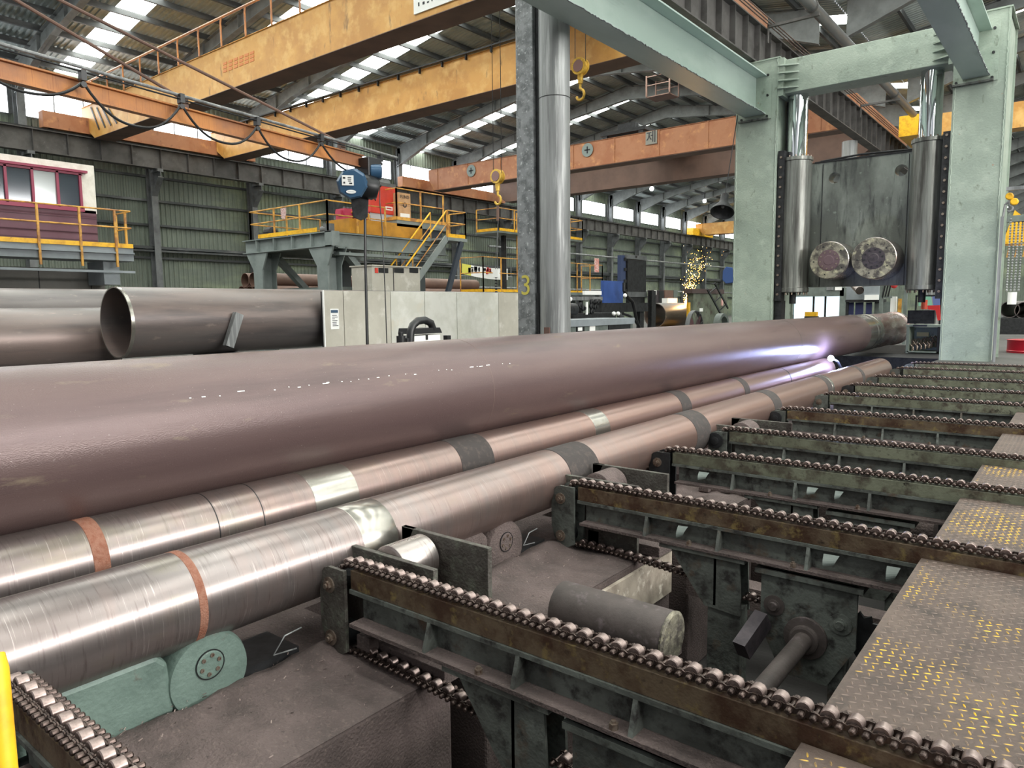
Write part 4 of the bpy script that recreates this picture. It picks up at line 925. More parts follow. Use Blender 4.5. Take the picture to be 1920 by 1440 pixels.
# plate drawn as the ledge's flaky white side face, past the second skid, and dark cover
g = MB(); g.prism([(4.5, -.62), (5.85, -.62), (5.85, -1.0), (4.75, -1.0)], 'x', -2.865, -2.83); tag(g.build('ledge_face', M('flaky_white_paint', '#a89c8c', .7, 0, [('#6c5f54', 2, U, .45, .65), ('#d6ccbc', 9, U, .55, .7)], .2)), 'flaky off-white side face of the ledge below the third chain skid', 'ledge_face')
# stop plates and guide rollers
def stops(y0, lab, k):
    for j, (yy, zt2, xa, xb) in enumerate(((y0, .065, -3.84, -2.92), (y0+.40, .105, -3.66, -2.84))):
        g = MB(); g.box(max(xa, -3.62), xb, yy, yy+.04, -.55, zt2); g.prism([(max(xa, -3.62), zt2), (max(xa, -3.62)+.0, -.12), (xa+.16, zt2)], 'y', yy, yy+.04)
        tag(g.build('stop_plate', m_brk, bevel=.004), lab % (('near', 'far')[j]), 'stop plate')
    t = thing('guide_roller', ['short pale steel guide roller between the first two stop plates', 'short dark guide roller between the second pair of stop plates', 'short guide roller between the third pair of stop plates'][k], 'guide roller', (-3.36, y0+.2, -.2))
    g = MB(); g.lathe((-3.36, y0+.045, -.04), (0, 1, 0), [(0, .13), (.01, .15), (.3, .15), (.34, .11)], 40); g.build('roller_body', m_roll if k == 0 else m_dust, t, smooth=True)
    g = MB(); g.cyl((-3.36, y0+.03, -.04), (-3.36, y0+.4, -.04), .05, 16); g.build('axle', m_dark, t)
stops(2.9, '%s grimy stop plate behind the foreground skid', 0)
stops(5.36, '%s grimy stop plate behind the third skid', 1)
stops(8.8, '%s grimy stop plate behind the fifth skid', 2)
# sea green roller stands below the front roll
def stand(y, label, mat, k):
    t = thing('roller_stand', label, 'roller stand', (-3.85, y, -.6))
    g = MB(); g.prism([(y-1.15, -.56), (y-1.15, -.26), (y-1.0, -.2), (y-.28, -.2), (y-.22, -.26), (y-.2, -.56)], 'x', -4.0, -3.72); g.build('housing', mat, t, bevel=.03)
    g = MB(); g.lathe((-3.95, y, -.42), (1, 0, 0), [(0, .24), (.2, .24), (.235, .225), (.24, 0)], 40); g.build('roller_end', mat, t, smooth=True)
    g = MB(); g.lathe((-3.712, y, -.36), (1, 0, 0), [(0, .078), (.006, .078), (.008, .07), (.009, 0)], 28); b_ = g.build('cover_plate', mat, t)
    g = MB(); g.cyl((-3.712, y, -.36), (-3.704, y, -.36), .084, 28, ri=.079); g.build('seal_ring', m_blk, b_)
    for q in range(6):
        a = math.pi*q/3+.3; g = MB(); yy, zz = y+.053*math.cos(a), -.36+.053*math.sin(a); g.cyl((-3.703, yy, zz), (-3.697, yy, zz), .012, 12, ri=.007); g.cyl((-3.703, yy, zz), (-3.699, yy, zz), .006, 8); g.build('bolt', m_bolt, b_)
    g = MB(); g.cyl((-3.99, y-.62, -.42), (-3.985, y-.2, -.42), .1, 8); g.box(-4.1, -3.75, y-.19, y+.6, -.7, -.5); g.build('base', m_dark, t)
stand(1.93, 'sea green roller stand with bolted cover under the front roll, lower left', m_teal, 0)
stand(4.55, 'dark rusty roller stand disc under the front roll, behind the stop plates', m_dust, 1)
stand(7.2, 'third roller stand, deep in shade under the front roll', m_dust, 2)
for (x, y, z, lab_) in ((-3.7, 2.42, -.42, 'bent wire handle by the foreground skid bracket'), (-3.72, 4.9, -.42, 'bent wire handle by the third skid bracket')):
    g = MB(); g.tube([(x, y+.06, z-.06), (x, y-.1, z-.04), (x, y-.02, z+.05), (x, y+.1, z+.06)], .005, 6); tag(g.build('wire_handle', m_galv2), lab_, 'handle')
# horizontal cylinder on its bracket
t = thing('hydraulic_cylinder', 'dark round-ended cylinder lying on brackets between the foreground skids', 'cylinder', (-2.3, 4.0, -.8))
g = MB(); g.lathe((-2.75, 3.98, -.47), (1, 0, 0), [(0, .168), (.8, .168), (.83, .16), (.835, 0)], 56); g.build('barrel', m_dust2, t, smooth=True)
g = MB(); g.lathe((-1.925, 3.98, -.47), (1, 0, 0), [(0, .168), (.012, .17), (.02, .15), (.021, 0)], 48); g.build('end_face', m_rollface, t)
for yy in (3.68, 4.22): g = MB(); g.prism([(-2.86, -.5), (-2.2, -.5-.0), (-2.0, -.62), (-2.0, -.68), (-2.86, -.66)], 'y', yy, yy+.06); g.build('side_bracket', m_dust2, t)
g = MB(); g.box(-2.86, -2.6, 3.6, 4.35, -.66, -.5); g.box(-2.86, -2.0, 3.6, 4.3, -.72, -.66); g.build('saddle', m_dust, t)
# timber and angle scraps in the pit
tag(MB().bar((-1.80, 4.85, -.86), (-1.74, 5.12, -.7), .1, .14).build('steel_block', m_hub), 'brown channel scrap beside the pedestal of the third skid', 'scrap')
g = MB(); g.box(-2.86, -1.0, 1.15, 1.3, -1.25, -1.0); g.box(-2.8, -1.0, 6.1, 6.3, -1.1, -.9); tag(g.build('cross_beam', m_dust), 'dusty cross beams low in the pit', 'beam')
g = MB(); g.cyl((-1.75, 7.6, -.55), (-1.0, 7.6, -.55), .16, 28); g.box(-2.7, -1.75, 7.45, 7.75, -.7, -.4); tag(g.build('gear_motor', m_dust), 'dusty round gear motor behind the fourth skid', 'motor')
# ---- checker plates
edges = [(-1.0, .88)] + [(SK[i]+.115, SK[i+1]-.005) for i in range(0, 8)]
for k, (a, b) in enumerate(edges):
    t = thing('checker_plate', ['worn checker plate at the very bottom, before the nearest skid', 'worn checker plate between the first and second skids, bottom right', 'large worn checker plate with yellow specks, right foreground', 'worn checker plate after the third skid, right edge', 'worn checker plate after the fourth skid', 'worn checker plate after the fifth skid', 'worn checker plate after the sixth skid', 'worn checker plate after the seventh skid', 'farthest worn checker plate strip'][k], 'floor plate', (.4, (a+b)/2, PLZ))
    g = MB(); g.box(PLX, 1.58, a+.006, b-.006, PLZ-.012, PLZ); g.box(PLX, PLX+.012, a+.006, b-.006, PLZ-.09, PLZ-.012); g.build('plate', m_plate, t)
    if 1 <= k <= 5:
        g = MB(); pt_ = .041; nx = int((1.2-PLX)/pt_); ny = int((b-a)/pt_)
        for j in range(1, ny):
            for i in range(1, nx):
                x = PLX+i*pt_; y = a+j*pt_
                if y < 1.2 or x > .3+ (y-2)*.2: continue
                an = R(45) if (i+j) % 2 else R(-45)
                if (i+j) % 2: an = R(20)
                else: an = R(-70)
                c_, s_ = math.cos(an), math.sin(an); L_, W_ = .018, .004
                v = [(x+c_*p-s_*q, y+s_*p+c_*q, z) for p, q, z in ((-L_, 0, PLZ), (-L_*.5, -W_, PLZ), (L_*.5, -W_, PLZ), (L_, 0, PLZ), (L_*.5, W_, PLZ), (-L_*.5, W_, PLZ), (-L_*.5, 0, PLZ+.0028), (L_*.5, 0, PLZ+.0028))]
                g.add(v, [(0, 1, 6), (1, 2, 7, 6), (2, 3, 7), (3, 4, 7), (4, 5, 6, 7), (5, 0, 6)])
        q = g.build('lugs', m_lug, t); q['kind'] = 'stuff'
# yellow post at the lower left edge
p_ = at(-6, 1350, Y=.72)
g = MB(); q0_ = at(2, 1262, Y=.62)
g.tube([(q0_.x-.035, .62, -2), (q0_.x-.035, .62, q0_.z+.0), (q0_.x-.06, .62, q0_.z+.03)], .03, 14); tag(g.build('yellow_post', m_yel, smooth=True), 'bright yellow post cut off at the lower left edge', 'post')
# ================================================================== PRESS
t = thing('hydraulic_press', 'huge pale green hydraulic press with ram plate and chromed rods', 'press', (-5.5, 24, 0))
def bead(g, a, b, r=.02):
    a = Vector(a); b = Vector(b); n_ = int((b-a).length/.05); pts = []
    for i in range(n_+1): pts.append(a.lerp(b, i/n_)+Vector((random.uniform(-.012, .012), 0, random.uniform(-.01, .01))))
    g.tube(pts, r, 5)
LX0, LX1, RX0, RX1, Y0, Y1, TZ = -9.12, -7.8, -3.17, -1.96, 23., 25., 9.05
for (x0, x1) in ((LX0, LX1), (RX0, RX1)):
    g = MB(); g.box(x0, x1, Y0, Y0+.06, -.4, TZ); g.box(x0, x1, Y1-.06, Y1, -.4, TZ); g.box(x0+.05, x0+.11, Y0+.06, Y1-.06, -.4, TZ-.05); g.box(x1-.11, x1-.05, Y0+.06, Y1-.06, -.4, TZ-.05); g.box(x0-.03, x1+.03, Y0-.03, Y1+.03, TZ, TZ+.04)
    o = g.build('column', m_press, t)
    g = MB()
    for xx in (x0+.045, x1-.045): bead(g, (xx, Y0-.003, 0), (xx, Y0-.003, TZ), .016)
    g.build('weld_bead', m_press, o, smooth=True)
    xm = -8.5 if x0 < -5 else -2.68
    g = MB(); g.box(xm-.5, xm+.5, Y0-.03, Y0, 7.3, 8.75); g.build('mounting_plate', m_press, o)
    g = MB(); g.box(xm-.5, xm+.42, Y0-.14, Y0-.03, 7.28, 7.33); g.build('shelf_bar', m_skid, o)
    for bx in (xm-.42, xm+.38):
        for bz in (7.38, 8.0, 8.6): g = MB(); g.cyl((bx, Y0-.07, bz), (bx, Y0-.03, bz), .035, 8); g.build('bolt', m_dark, o)
# long mint beams running back to the camera from the column heads
for xm, lab_ in ((-8.5, 'mint green H-beam running overhead from the left press column'), (-2.66, 'mint green H-beam running overhead from the right press column')):
    g = MB(); g.ibeamY(xm, -2, Y0-.03, 7.44, 8.62, .68 if xm < -5 else .6, .04, .03); o = tag(g.build('steel_beam', m_hbeam), lab_, 'beam')
    g = MB(); bead(g, (xm+.335 if xm < -5 else xm+.3, 4, 7.44), (xm+.335 if xm < -5 else xm+.3, 22.9, 7.44), .012); g.build('rough_edge', m_galv, o)
g = MB(); g.box(LX1, RX0, 23.15, 24.0, 8.0, 9.0); g.build('cross_beam', m_press, t, bevel=.02)
for s_, xx in ((1, LX1), (-1, RX0)):
    for k in range(4):
        z = 8.14+k*.22; g = MB(); g.prism([(xx, 23.15), (xx+s_*.55, 23.15), (xx+s_*.5, 23.1), (xx+s_*.05, 22.9), (xx, 22.9)], 'z', z-.02, z+.02); g.build('gusset_rib', m_press, t)
    g = MB(); g.box(min(xx, xx+s_*.14), max(xx, xx+s_*.14), 23.0, 24.05, 7.92, 9.04); g.build('end_plate', m_press, t)
# ram
zt_l = 5.95
rp = holed_plate('ram_plate', [(-7.3, 2.12), (-3.4, 2.12), (-3.4, zt_l), (-7.3, zt_l)], [(-6.37, 5.45, .17), (-4.52, 5.45, .17)], 24.05, 24.6, m_ram, t)
g = MB(); g.box(-6.95, -3.75, 24.0, 24.65, zt_l, zt_l+.04)
g.tube([(-6.8, 24.1, 6.0), (-5.6, 24.05, 6.06), (-4.2, 24.1, 6.02)], .03, 6); g.build('top_edge', m_dark, rp)
for xx in (-6.72, -4.33): MB().box(xx, xx+.02, 24.03, 24.05, 2.12, 5.9).build('edge_strip', m_dark, rp)
for (cx, r, rr, zc) in ((at(1491, 400, Y=23.62).x, .45, .29, 6.1), (at(1736, 400, Y=23.62).x, .42, .29, 6.15)):
    g = MB(); g.lathe((cx, 23.62, 1.95), (0, 0, 1), [(0, r*.95), (.02, r+.02), (.14, r+.02), (.15, r), (zc-1.95-.12, r), (zc-1.95-.1, r+.03), (zc-1.95, r+.03)], 40); c_ = g.build('cylinder_barrel', m_cyl, t, smooth=True)
    for k in range(14):
        a = 2*math.pi*k/14
        g = MB(); g.cyl((cx+(r-.03)*math.cos(a), 23.62+(r-.03)*math.sin(a), zc), (cx+(r-.03)*math.cos(a), 23.62+(r-.03)*math.sin(a), zc+.05), .022, 6)
        g.cyl((cx+(r-.03)*math.cos(a), 23.62+(r-.03)*math.sin(a), 1.88), (cx+(r-.03)*math.cos(a), 23.62+(r-.03)*math.sin(a), 1.95), .022, 6); g.build('bolt', m_bolt, c_)
    g = MB(); g.cyl((cx, 23.62, zc), (cx, 23.62, 8.0), rr, 40); g.build('piston_rod', m_chrome, t, smooth=True)
    g = MB(); g.cyl((cx, 23.62, 1.6), (cx, 23.62, 1.95), .1, 14); g.build('lower_port', m_dark, t)
for (x0, x1, z1) in ((-7.79, -7.6, 6.3), (-3.36, -3.18, 6.2)):
    g = MB(); g.box(x0, x1, 23.1, 23.5, 1.7, z1); o = g.build('guide_rail', m_dark, t)
    z = 1.9; g = MB()
    while z < z1-.1:
        g = MB(); g.cyl(((x0+x1)/2, 23.06, z), ((x0+x1)/2, 23.1, z), .035, 10); g.build('bolt', m_bolt, o); z += .3
MB().box(-7.79, -7.6, 23.2, 23.6, 0, 1.7).build('guide_foot', m_dark, t); MB().box(-7.8, -7.5, 23.8, 24.3, 6.3, 7.9).build('guide_bracket', m_dark, t)
# forming rolls of the press
for (cx, cz, lab_, col_) in ((-6.15, 2.88, 'left round forming roll with brown bolted hub, under the ram plate', M('brown_hub', '#5a4448', .6)), (-4.93, 2.88, 'right round forming roll with grey bolted hub, under the ram plate', m_hub)):
    r_ = .56 if cx < -5.5 else .6
    t2 = thing('forming_roll', lab_, 'roll', (cx, 23.5, cz-r_))
    g = MB(); g.lathe((cx, 22.95, cz), (0, 1, 0), [(0, .1), (0, r_-.02), (.02, r_), (1.05, r_), (1.06, .1)], 64); o = g.build('roll_body', m_roll, t2, smooth=True)
    g = MB(); g.cyl((cx, 22.935, cz), (cx, 22.95, cz), r_-.02, 64); g.build('end_face', m_rollface, t2)
    g = MB(); g.lathe((cx+.0, 22.935, cz), (0, -1, 0), [(0, .31), (.01, .31), (.012, .29), (.02, .29), (.022, .15), (.03, .13)], 48); h = g.build('hub_cover', col_, t2)
    for k in range(10):
        a = 2*math.pi*k/10+.15; g = MB(); g.cyl((cx+.245*math.cos(a), 22.9, cz+.245*math.sin(a)), (cx+.245*math.cos(a), 22.915, cz+.245*math.sin(a)), .026, 10); g.build('bolt', m_blk if cx > -5.5 else m_bolt, h)
    for k in range(5):
        a = 2*math.pi*k/5+.7; g = MB(); g.cyl((cx+.43*math.cos(a), 22.925, cz+.43*math.sin(a)), (cx+.43*math.cos(a), 22.936, cz+.43*math.sin(a)), .022, 10); g.build('screw_hole', m_blk, t2)
# press bed and dark base
tag(MB().box(-7.75, -3.22, 24.3, 26.2, -.4, -.05).build('press_bed', m_dark), 'low dark press bed between the green columns', 'press bed')
p0, p1 = at(1610, 540, Y=26), at(1590, 528, Y=26)
g = MB(); g.cyl(at(1590, 522, Y=26.6), at(1612, 545, Y=25.4), .13, 20); g.build('lower_shaft', m_roll, bpy.data.objects['hydraulic_press'], smooth=True)
# stand under pipe end
g = MB(); g.lathe((-4.6, 28.6, -.35), (0, 1, 0), [(0, .4), (.05, .46), (.5, .46), (.55, .4)], 36); tag(g.build('idler_roller', M('dim_blue_wheel', '#3f4c5c', .5, .2, [('#5f6f74', 3, U, .5, .7)]), smooth=True), 'dark support wheel under the far end of the long pipe', 'wheel')
tag(MB().box(-7.2, -4.9, 19.6, 20.2, -2, -.35).build('roll_stand', m_dark), 'dark stand behind the far ends of the steel rolls', 'stand')

def slab(name, mat, x0, y0, x1, y1, Y, d, label=None, cat=None, parent=None, fl=False):
    a, b = at(x0, y0, Y=Y), at(x1, y1, Y=Y); o = MB().box(min(a.x, b.x), max(a.x, b.x), Y, Y+d, 0 if fl else min(a.z, b.z), max(a.z, b.z)).build(name, mat, parent)
    if label: tag(o, label, cat)
    return o
def slabX(name, mat, x0, y0, x1, y1, X, d, label=None, cat=None, parent=None, fl=False):
    a, b = at(x0, y0, X=X), at(x1, y1, X=X); o = MB().box(X-d, X, min(a.y, b.y), max(a.y, b.y), 0 if fl else min(a.z, b.z), max(a.z, b.z)).build(name, mat, parent)
    if label: tag(o, label, cat)
    return o
# view through the press
m_pwall = M('glowing_curtain', '#d9ecf2', .6, 0, [('#b9cdd6', 1.2, (1, 1, .2), .5, .7)], 0, emis='#cfe6f2', es=.9)  # brightness put in as a glow; the curtain is no lamp
t = thing('press_cubicle', 'control cubicle with bright plastic curtain behind the press', 'cubicle', at(1530, 600, Y=36))
slab('curtain', m_pwall, 1487, 555, 1576, 600, 36, .05, parent=t)
slab('frame', m_mach, 1474, 528, 1582, 555, 35.8, .3, parent=t); slab('frame', m_mach, 1474, 528, 1486, 606, 35.8, .3, parent=t, fl=True); slab('frame', m_mach, 1575, 540, 1590, 606, 35.8, .3, parent=t, fl=True)
for x in (1524, 1546): slab('mullion', m_dark, x, 555, x+2, 600, 35.95, .04, parent=t)
for x in (1550, 1566): slab('window', m_white if x == 1566 else m_galv2, x, 531, x+12, 544, 35.75, .05, parent=t)
t = thing('switch_cabinet', 'grey switch cabinets standing behind the press between columns', 'cabinet', at(1640, 600, Y=33))
slab('cabinet_body', m_ggrey, 1588, 522, 1622, 565, 33, .6, parent=t); slab('cabinet_body', m_ggrey, 1621, 520, 1647, 562, 32.8, .8, parent=t); slab('lower_panel', m_white, 1621, 553, 1647, 562, 32.75, .05, parent=t)
slab('under_frame', m_dark, 1585, 562, 1655, 566, 32.9, .7, parent=t); slab('leg', m_dark, 1586, 564, 1590, 590, 33, .1, parent=t, fl=True); slab('leg', m_dark, 1650, 564, 1654, 590, 33, .1, parent=t, fl=True)
for x, w_ in ((1590, 10), (1604, 14), (1624, 10)): slab('hanging_curtain', M('navy_curtain', '#2f3560', .8), x, 567, x+w_, 590, 33.2, .05, parent=t)
slab('side_panel', m_mach, 1640, 566, 1672, 590, 33.4, .4, parent=t)
t = thing('valve_rack', 'green frame with valves and red handwheel behind the press right side', 'frame', at(1680, 600, Y=31))
for x0, y0, x1, y1 in ((1650, 526, 1654, 590), (1696, 526, 1699, 596), (1650, 525, 1699, 528), (1654, 555, 1672, 559)): slab('frame_bar', m_mach, x0, y0, x1, y1, 31, .1, parent=t, fl=y1 > 580)
slab('upright', m_white, 1670, 556, 1679, 588, 31.2, .2, parent=t); slab('yellow_tube', m_yelrust, 1684, 560, 1689, 590, 31.1, .1, parent=t)
q = at(1677, 535, Y=31); g = MB(); g.lathe(q, (0, -1, 0), [(0, .04), (.05, .12), (.1, .04)], 14); g.build('hand_wheel', m_redink, t)
for x in (1655, 1660, 1665): g = MB(); g.bar(at(x, 556, Y=31), at(x+5, 535, Y=31), .05, .05); g.build('striped_bar', m_blk, t)
q = at(1535, 588, Y=29.5); g = MB(); slab('warning_lamp_box', m_yel, 1509, 585, 1531, 593, 29.5, .2, 'small yellow box lying above the long pipe behind the press', 'box'); slab('box_stand', m_dark, 1508, 593, 1532, 596, 29.5, .25, 'dark stand under the small yellow box behind the press', 'stand', fl=True)
slab('brown_pot', m_brown, 1462, 583, 1481, 590, 29, .3, 'small brown pot behind the left press column', 'pot'); slab('pot_stand', m_dark, 1461, 590, 1482, 596, 29, .35, 'dark stand under the small brown pot behind the left press column', 'stand', fl=True)
slab('paper_notice', M('beige_notice', '#cdbfa0', .8), 1463, 560, 1481, 582, 29.5, .05, fl=True, label='beige notice behind the left press column', cat='notice')
# workbench right of the pipe end
t = thing('workbench', 'green workbench with dark monitor between the pipe end and the right press column', 'workbench', at(1732, 640, Y=27))
slab('top', m_press, 1698, 609, 1764, 613, 26.6, .9, parent=t); slab('back_panel', m_press, 1701, 613, 1762, 660, 27.5, .04, parent=t); slab('side', m_press, 1700, 613, 1703, 662, 26.6, .9, parent=t); slab('side', m_dark, 1758, 613, 1764, 662, 26.6, .9, parent=t); slab('shelf', m_press, 1700, 658, 1762, 662, 26.6, .9, parent=t)
slab('drawer_slot', m_blk, 1712, 609, 1738, 612, 26.57, .03, parent=t)
slab('monitor', m_dark, 1702, 582, 1751, 607, 26.9, .3, 'dark flat monitor box on the green workbench', 'monitor')
slab('lower_plinth', m_dark, 1690, 664, 1763, 676, 26, 1.2, 'dark plinth under the green workbench', 'plinth')
slab('name_plate', M('cream_plate', '#e3d7a4', .6), 1719, 623, 1741, 631, 27.4, .05, 'small cream plate behind the shackle pile on the workbench', 'plate')
g = MB(); v = [at(x, y, Y=26.84) for x, y in ((1739, 573), (1762, 572), (1763, 600), (1758, 601), (1754, 582), (1740, 580))]; g.add(v+[p+Vector((0, .06, 0)) for p in v], [tuple(range(6)), tuple(range(11, 5, -1))]+[(i, i+6, (i+1) % 6+6, (i+1) % 6) for i in range(6)]); tag(g.build('red_cloth', m_redcloth), 'red cloth draped over the monitor on the workbench', 'cloth')
g = MB(); v = [at(x, y, Y=28.51) for x, y in ((1723, 556), (1745, 556), (1748, 572), (1722, 574))]; g.add(v+[p+Vector((0, .06, 0)) for p in v], [(0, 1, 2, 3), (7, 6, 5, 4), (0, 4, 5, 1), (1, 5, 6, 2), (2, 6, 7, 3), (3, 7, 4, 0)]); tag(g.build('green_sheet', M('green_sheet', '#7fc0a0', .8)), 'light green sheet hanging behind the workbench', 'sheet')
g = MB(); v = [at(x, y, Y=28.51) for x, y in ((1748, 556), (1762, 555), (1762, 572), (1750, 573))]; g.add(v+[p+Vector((0, .06, 0)) for p in v], [(0, 1, 2, 3), (7, 6, 5, 4), (0, 4, 5, 1), (1, 5, 6, 2), (2, 6, 7, 3), (3, 7, 4, 0)]); tag(g.build('blue_sheet', M('blue_sheet', '#5f6fb0', .8)), 'pale blue sheet hanging beside the right press column', 'sheet')
g = MB(); q = at(1733, 571, Y=26.8); g.cyl((q.x, 26.8, q.z-.15), (q.x, 26.8, q.z+.15), .09, 12); tag(g.build('orange_bottle', M('orange_black_bottle', '#c0492c', .5)), 'orange and black bottle standing on the dark monitor', 'bottle')
random.seed(3)
for k in range(14):
    px, py = 1708+k % 7*7.5+random.uniform(-2, 2), 652-(k//7)*9-(k % 7)*1.2
    q = at(px, py, Y=26.75+.3*(k//7)); g = MB(); s_ = .1
    g.tube([(q.x-.05, q.y, q.z-.1), (q.x-.07, q.y, q.z+.02), (q.x, q.y, q.z+.1), (q.x+.07, q.y, q.z+.02), (q.x+.05, q.y, q.z-.1)], .03, 6)
    tag(g.build('shackle', m_bolt, smooth=True), 'rusty lifting shackle heaped on the lower shelf of the green workbench', 'shackle', 'shackles on the workbench shelf')
# ================================================================== MIDDLE BACKGROUND
t = thing('valve_console', 'low grey-green console with notices beside the round column', 'console', at(1120, 640, X=-11.5))
def cX(*a): return slabX(*a)
XC = -11.2
slabX('body', m_mach, 1055, 606, 1186, 660, XC, 1.2, parent=t); slabX('top', m_ggrey, 1050, 601, 1190, 607, XC+.06, 1.4, parent=t)
slabX('dark_grille', m_dark, 1141, 605, 1182, 660, XC+.02, .04, parent=t); slabX('white_notice', m_white, 1106, 608, 1116, 621, XC+.02, .02, parent=t); slabX('meter', m_blk, 1081, 612, 1096, 624, XC+.02, .02, parent=t); slabX('meter_face', m_white, 1084, 614, 1092, 620, XC+.03, .02, parent=t)
t = thing('valve_bank', 'cluster of dark valves and pipes under a grey shelf by the round column', 'machine', at(1100, 590, X=-12.5))
XV = -12.6
slabX('shelf', m_galv2, 1082, 556, 1130, 563, XV, .8, parent=t); slabX('white_panel', m_white, 1097, 545, 1128, 553, XV-.3, .1, parent=t); slabX('manifold', m_dark, 1075, 588, 1155, 600, XV, .6, parent=t)
slabX('manifold', m_mach, 1063, 560, 1078, 575, XV-.5, .4, parent=t)
for k, (x, y) in enumerate(((1108, 566), (1116, 566), (1122, 566), (1107, 574), (1115, 575), (1108, 584), (1086, 572), (1092, 578))):
    q = at(x, y, X=XV+.02); g = MB(); g.lathe(q, (1, 0, 0), [(0, .09), (.06, .09), (.08, .05), (.12, .05)], 14); g.build('valve', m_dark, t)
g = MB(); q = at(1068, 580, X=XV+.1); g.lathe(q-Vector((0, .25, 0)), (0, 1, 0), [(0, .12), (.05, .19), (.5, .19), (.55, .12)], 20); g.build('motor', m_dark, t, smooth=True)
q = at(1100, 575, X=XV+.1); g = MB(); g.cyl(q-Vector((0, 0, .25)), q+Vector((0, 0, .15)), .04, 10); g.build('white_tube', m_white, t)
for (x, y) in ((1069, 561), (1151, 588), (1159, 588), (1172, 554)): q = at(x, y, X=XV+.3); g = MB(); g.sphere(q, .07, 8); g.build('lamp', m_white, t, smooth=True)
slabX('green_trestle', m_mach, 1062, 548, 1130, 554, -14.5, .3, fl=False, label= 'grey-green trestle beam behind the round column', cat='trestle')
for xx in (1066, 1124): slabX('trestle_leg', m_mach, xx, 554, xx+5, 600, -14.5, .2, parent=bpy.data.objects['green_trestle'], fl=True)
# blue cabinet, dark radiator, legs
slabX('blue_cabinet', m_blue, 1132, 526, 1168, 568, -13.6, .12, 'square bright blue cabinet left of the tall dark cooler', 'cabinet')
slabX('machine_table', m_dark, 1128, 568, 1215, 584, -13.4, .5, 'dark machine table under the blue cabinet and cooler', 'table')
t = thing('oil_cooler', 'tall dark blue-grey cooler block standing in the middle background', 'cooler', at(1192, 570, X=-13.8))
XO = -13.8
slabX('core', m_dark, 1177, 486, 1211, 548, XO, .12, parent=t); slabX('top_cap', m_grey, 1175, 477, 1213, 488, XO+.03, .2, parent=t); slabX('bottom_cap', m_grey, 1177, 547, 1213, 557, XO+.03, .2, parent=t)
slabX('pedestal', m_dark, 1180, 557, 1209, 569, XO, .15, parent=t)
g = MB(); a, b = at(1164, 478, X=XO), at(1175, 556, X=XO); g.box(XO-.2, XO-.05, a.y+.1, b.y, b.z, a.z); g.build('side_frame', M('cooler_navy', '#2c3d66', .5), t)
for y in (486, 505, 527, 545): slabX('side_slot', m_blk, 1171, y-3, 1176, y+3, XO-.02, .05, parent=t)
q = at(1193, 481, X=XO+.04); g = MB(); g.cyl(q, q+Vector((.02, 0, 0)), .05, 12); g.build('plug', m_blk, t)
def AO(x, y, X=-13.2): return at(x, y, X=X)
tag(MB().tube([AO(1170, 530), AO(1170, 545), AO(1176, 556), AO(1186, 566), AO(1190, 582), AO(1193, 600), AO(1199, 615), AO(1202, 640)], .06, 10).build('hose', m_blk, smooth=True), 'thick black hose curving down in front of the dark cooler', 'hose')
tag(MB().tube([AO(1168, 588), AO(1180, 592), AO(1190, 600), AO(1202, 618), (-13.2, AO(1206, 640).y, .05)], .05, 10).build('hose', m_blk, smooth=True), 'second thick black hose emerging low from under the machine table', 'hose')
for x in (1163, 1200, 1222): slabX('post', m_grey if x < 1200 else m_dark, x, 583 if x < 1210 else 545, x+7, 640, -13.5, .15, fl=True, label='upright post under the machine table at the %s' % {1163: 'left', 1200: 'middle', 1222: 'right, tall and dark'}[x], cat='post')
# pipe being ground, sparks
t = thing('steel_pipe', 'dark pipe being ground with orange sparks, middle background', 'pipe', at(1260, 590, X=-14.6))
c_ = at(1228, 588, X=-15); c_.x = -15; r_ = .55; e_ = at(1292, 580, X=-15)
c_ = Vector((-15.2, at(1228, 590, X=-15.2).y, 1.15))
g = MB(); g.cyl(c_, (c_.x, e_.y+.6, c_.z), r_, 48, ri=r_-.03); g.build('shell', m_dpipe, t, smooth=True)
q = at(1283, 577, X=-14.9)
sp = thing('grinding_sparks', 'burst of orange grinding sparks flying up right from the pipe', 'sparks', q); sp['kind'] = 'stuff'
random.seed(11); g = MB(); g2 = MB()
for k in range(700):
    u = random.random()**2.6; base = Vector((q.x, q.y, q.z)); 
    dirv = Vector((random.gauss(0, .15), .75+random.gauss(0, .22), 1.0+random.gauss(0, .12))); L_ = u*3.6
    p = base+dirv*L_*.62+Vector((0, 0, .1*L_)); s_ = random.uniform(.006, .02)*(1.2-.6*u); d_ = dirv.normalized()*s_*random.uniform(1, 3)
    (g if random.random() < .75 else g2).bar(p, p+d_, s_, s_)
g.build('sparks', m_spark, sp); g2.build('hot_sparks', m_sparkw, sp)
for o in sp.children: o['kind'] = 'stuff'
l = bpy.data.lights.new('spark_glow', 'POINT'); l.energy = 60; l.color = (1, .6, .25); l.shadow_soft_size = .2; lo = bpy.data.objects.new('spark_glow', l); COL.objects.link(lo); lo.location = q+Vector((.2, .2, .4))
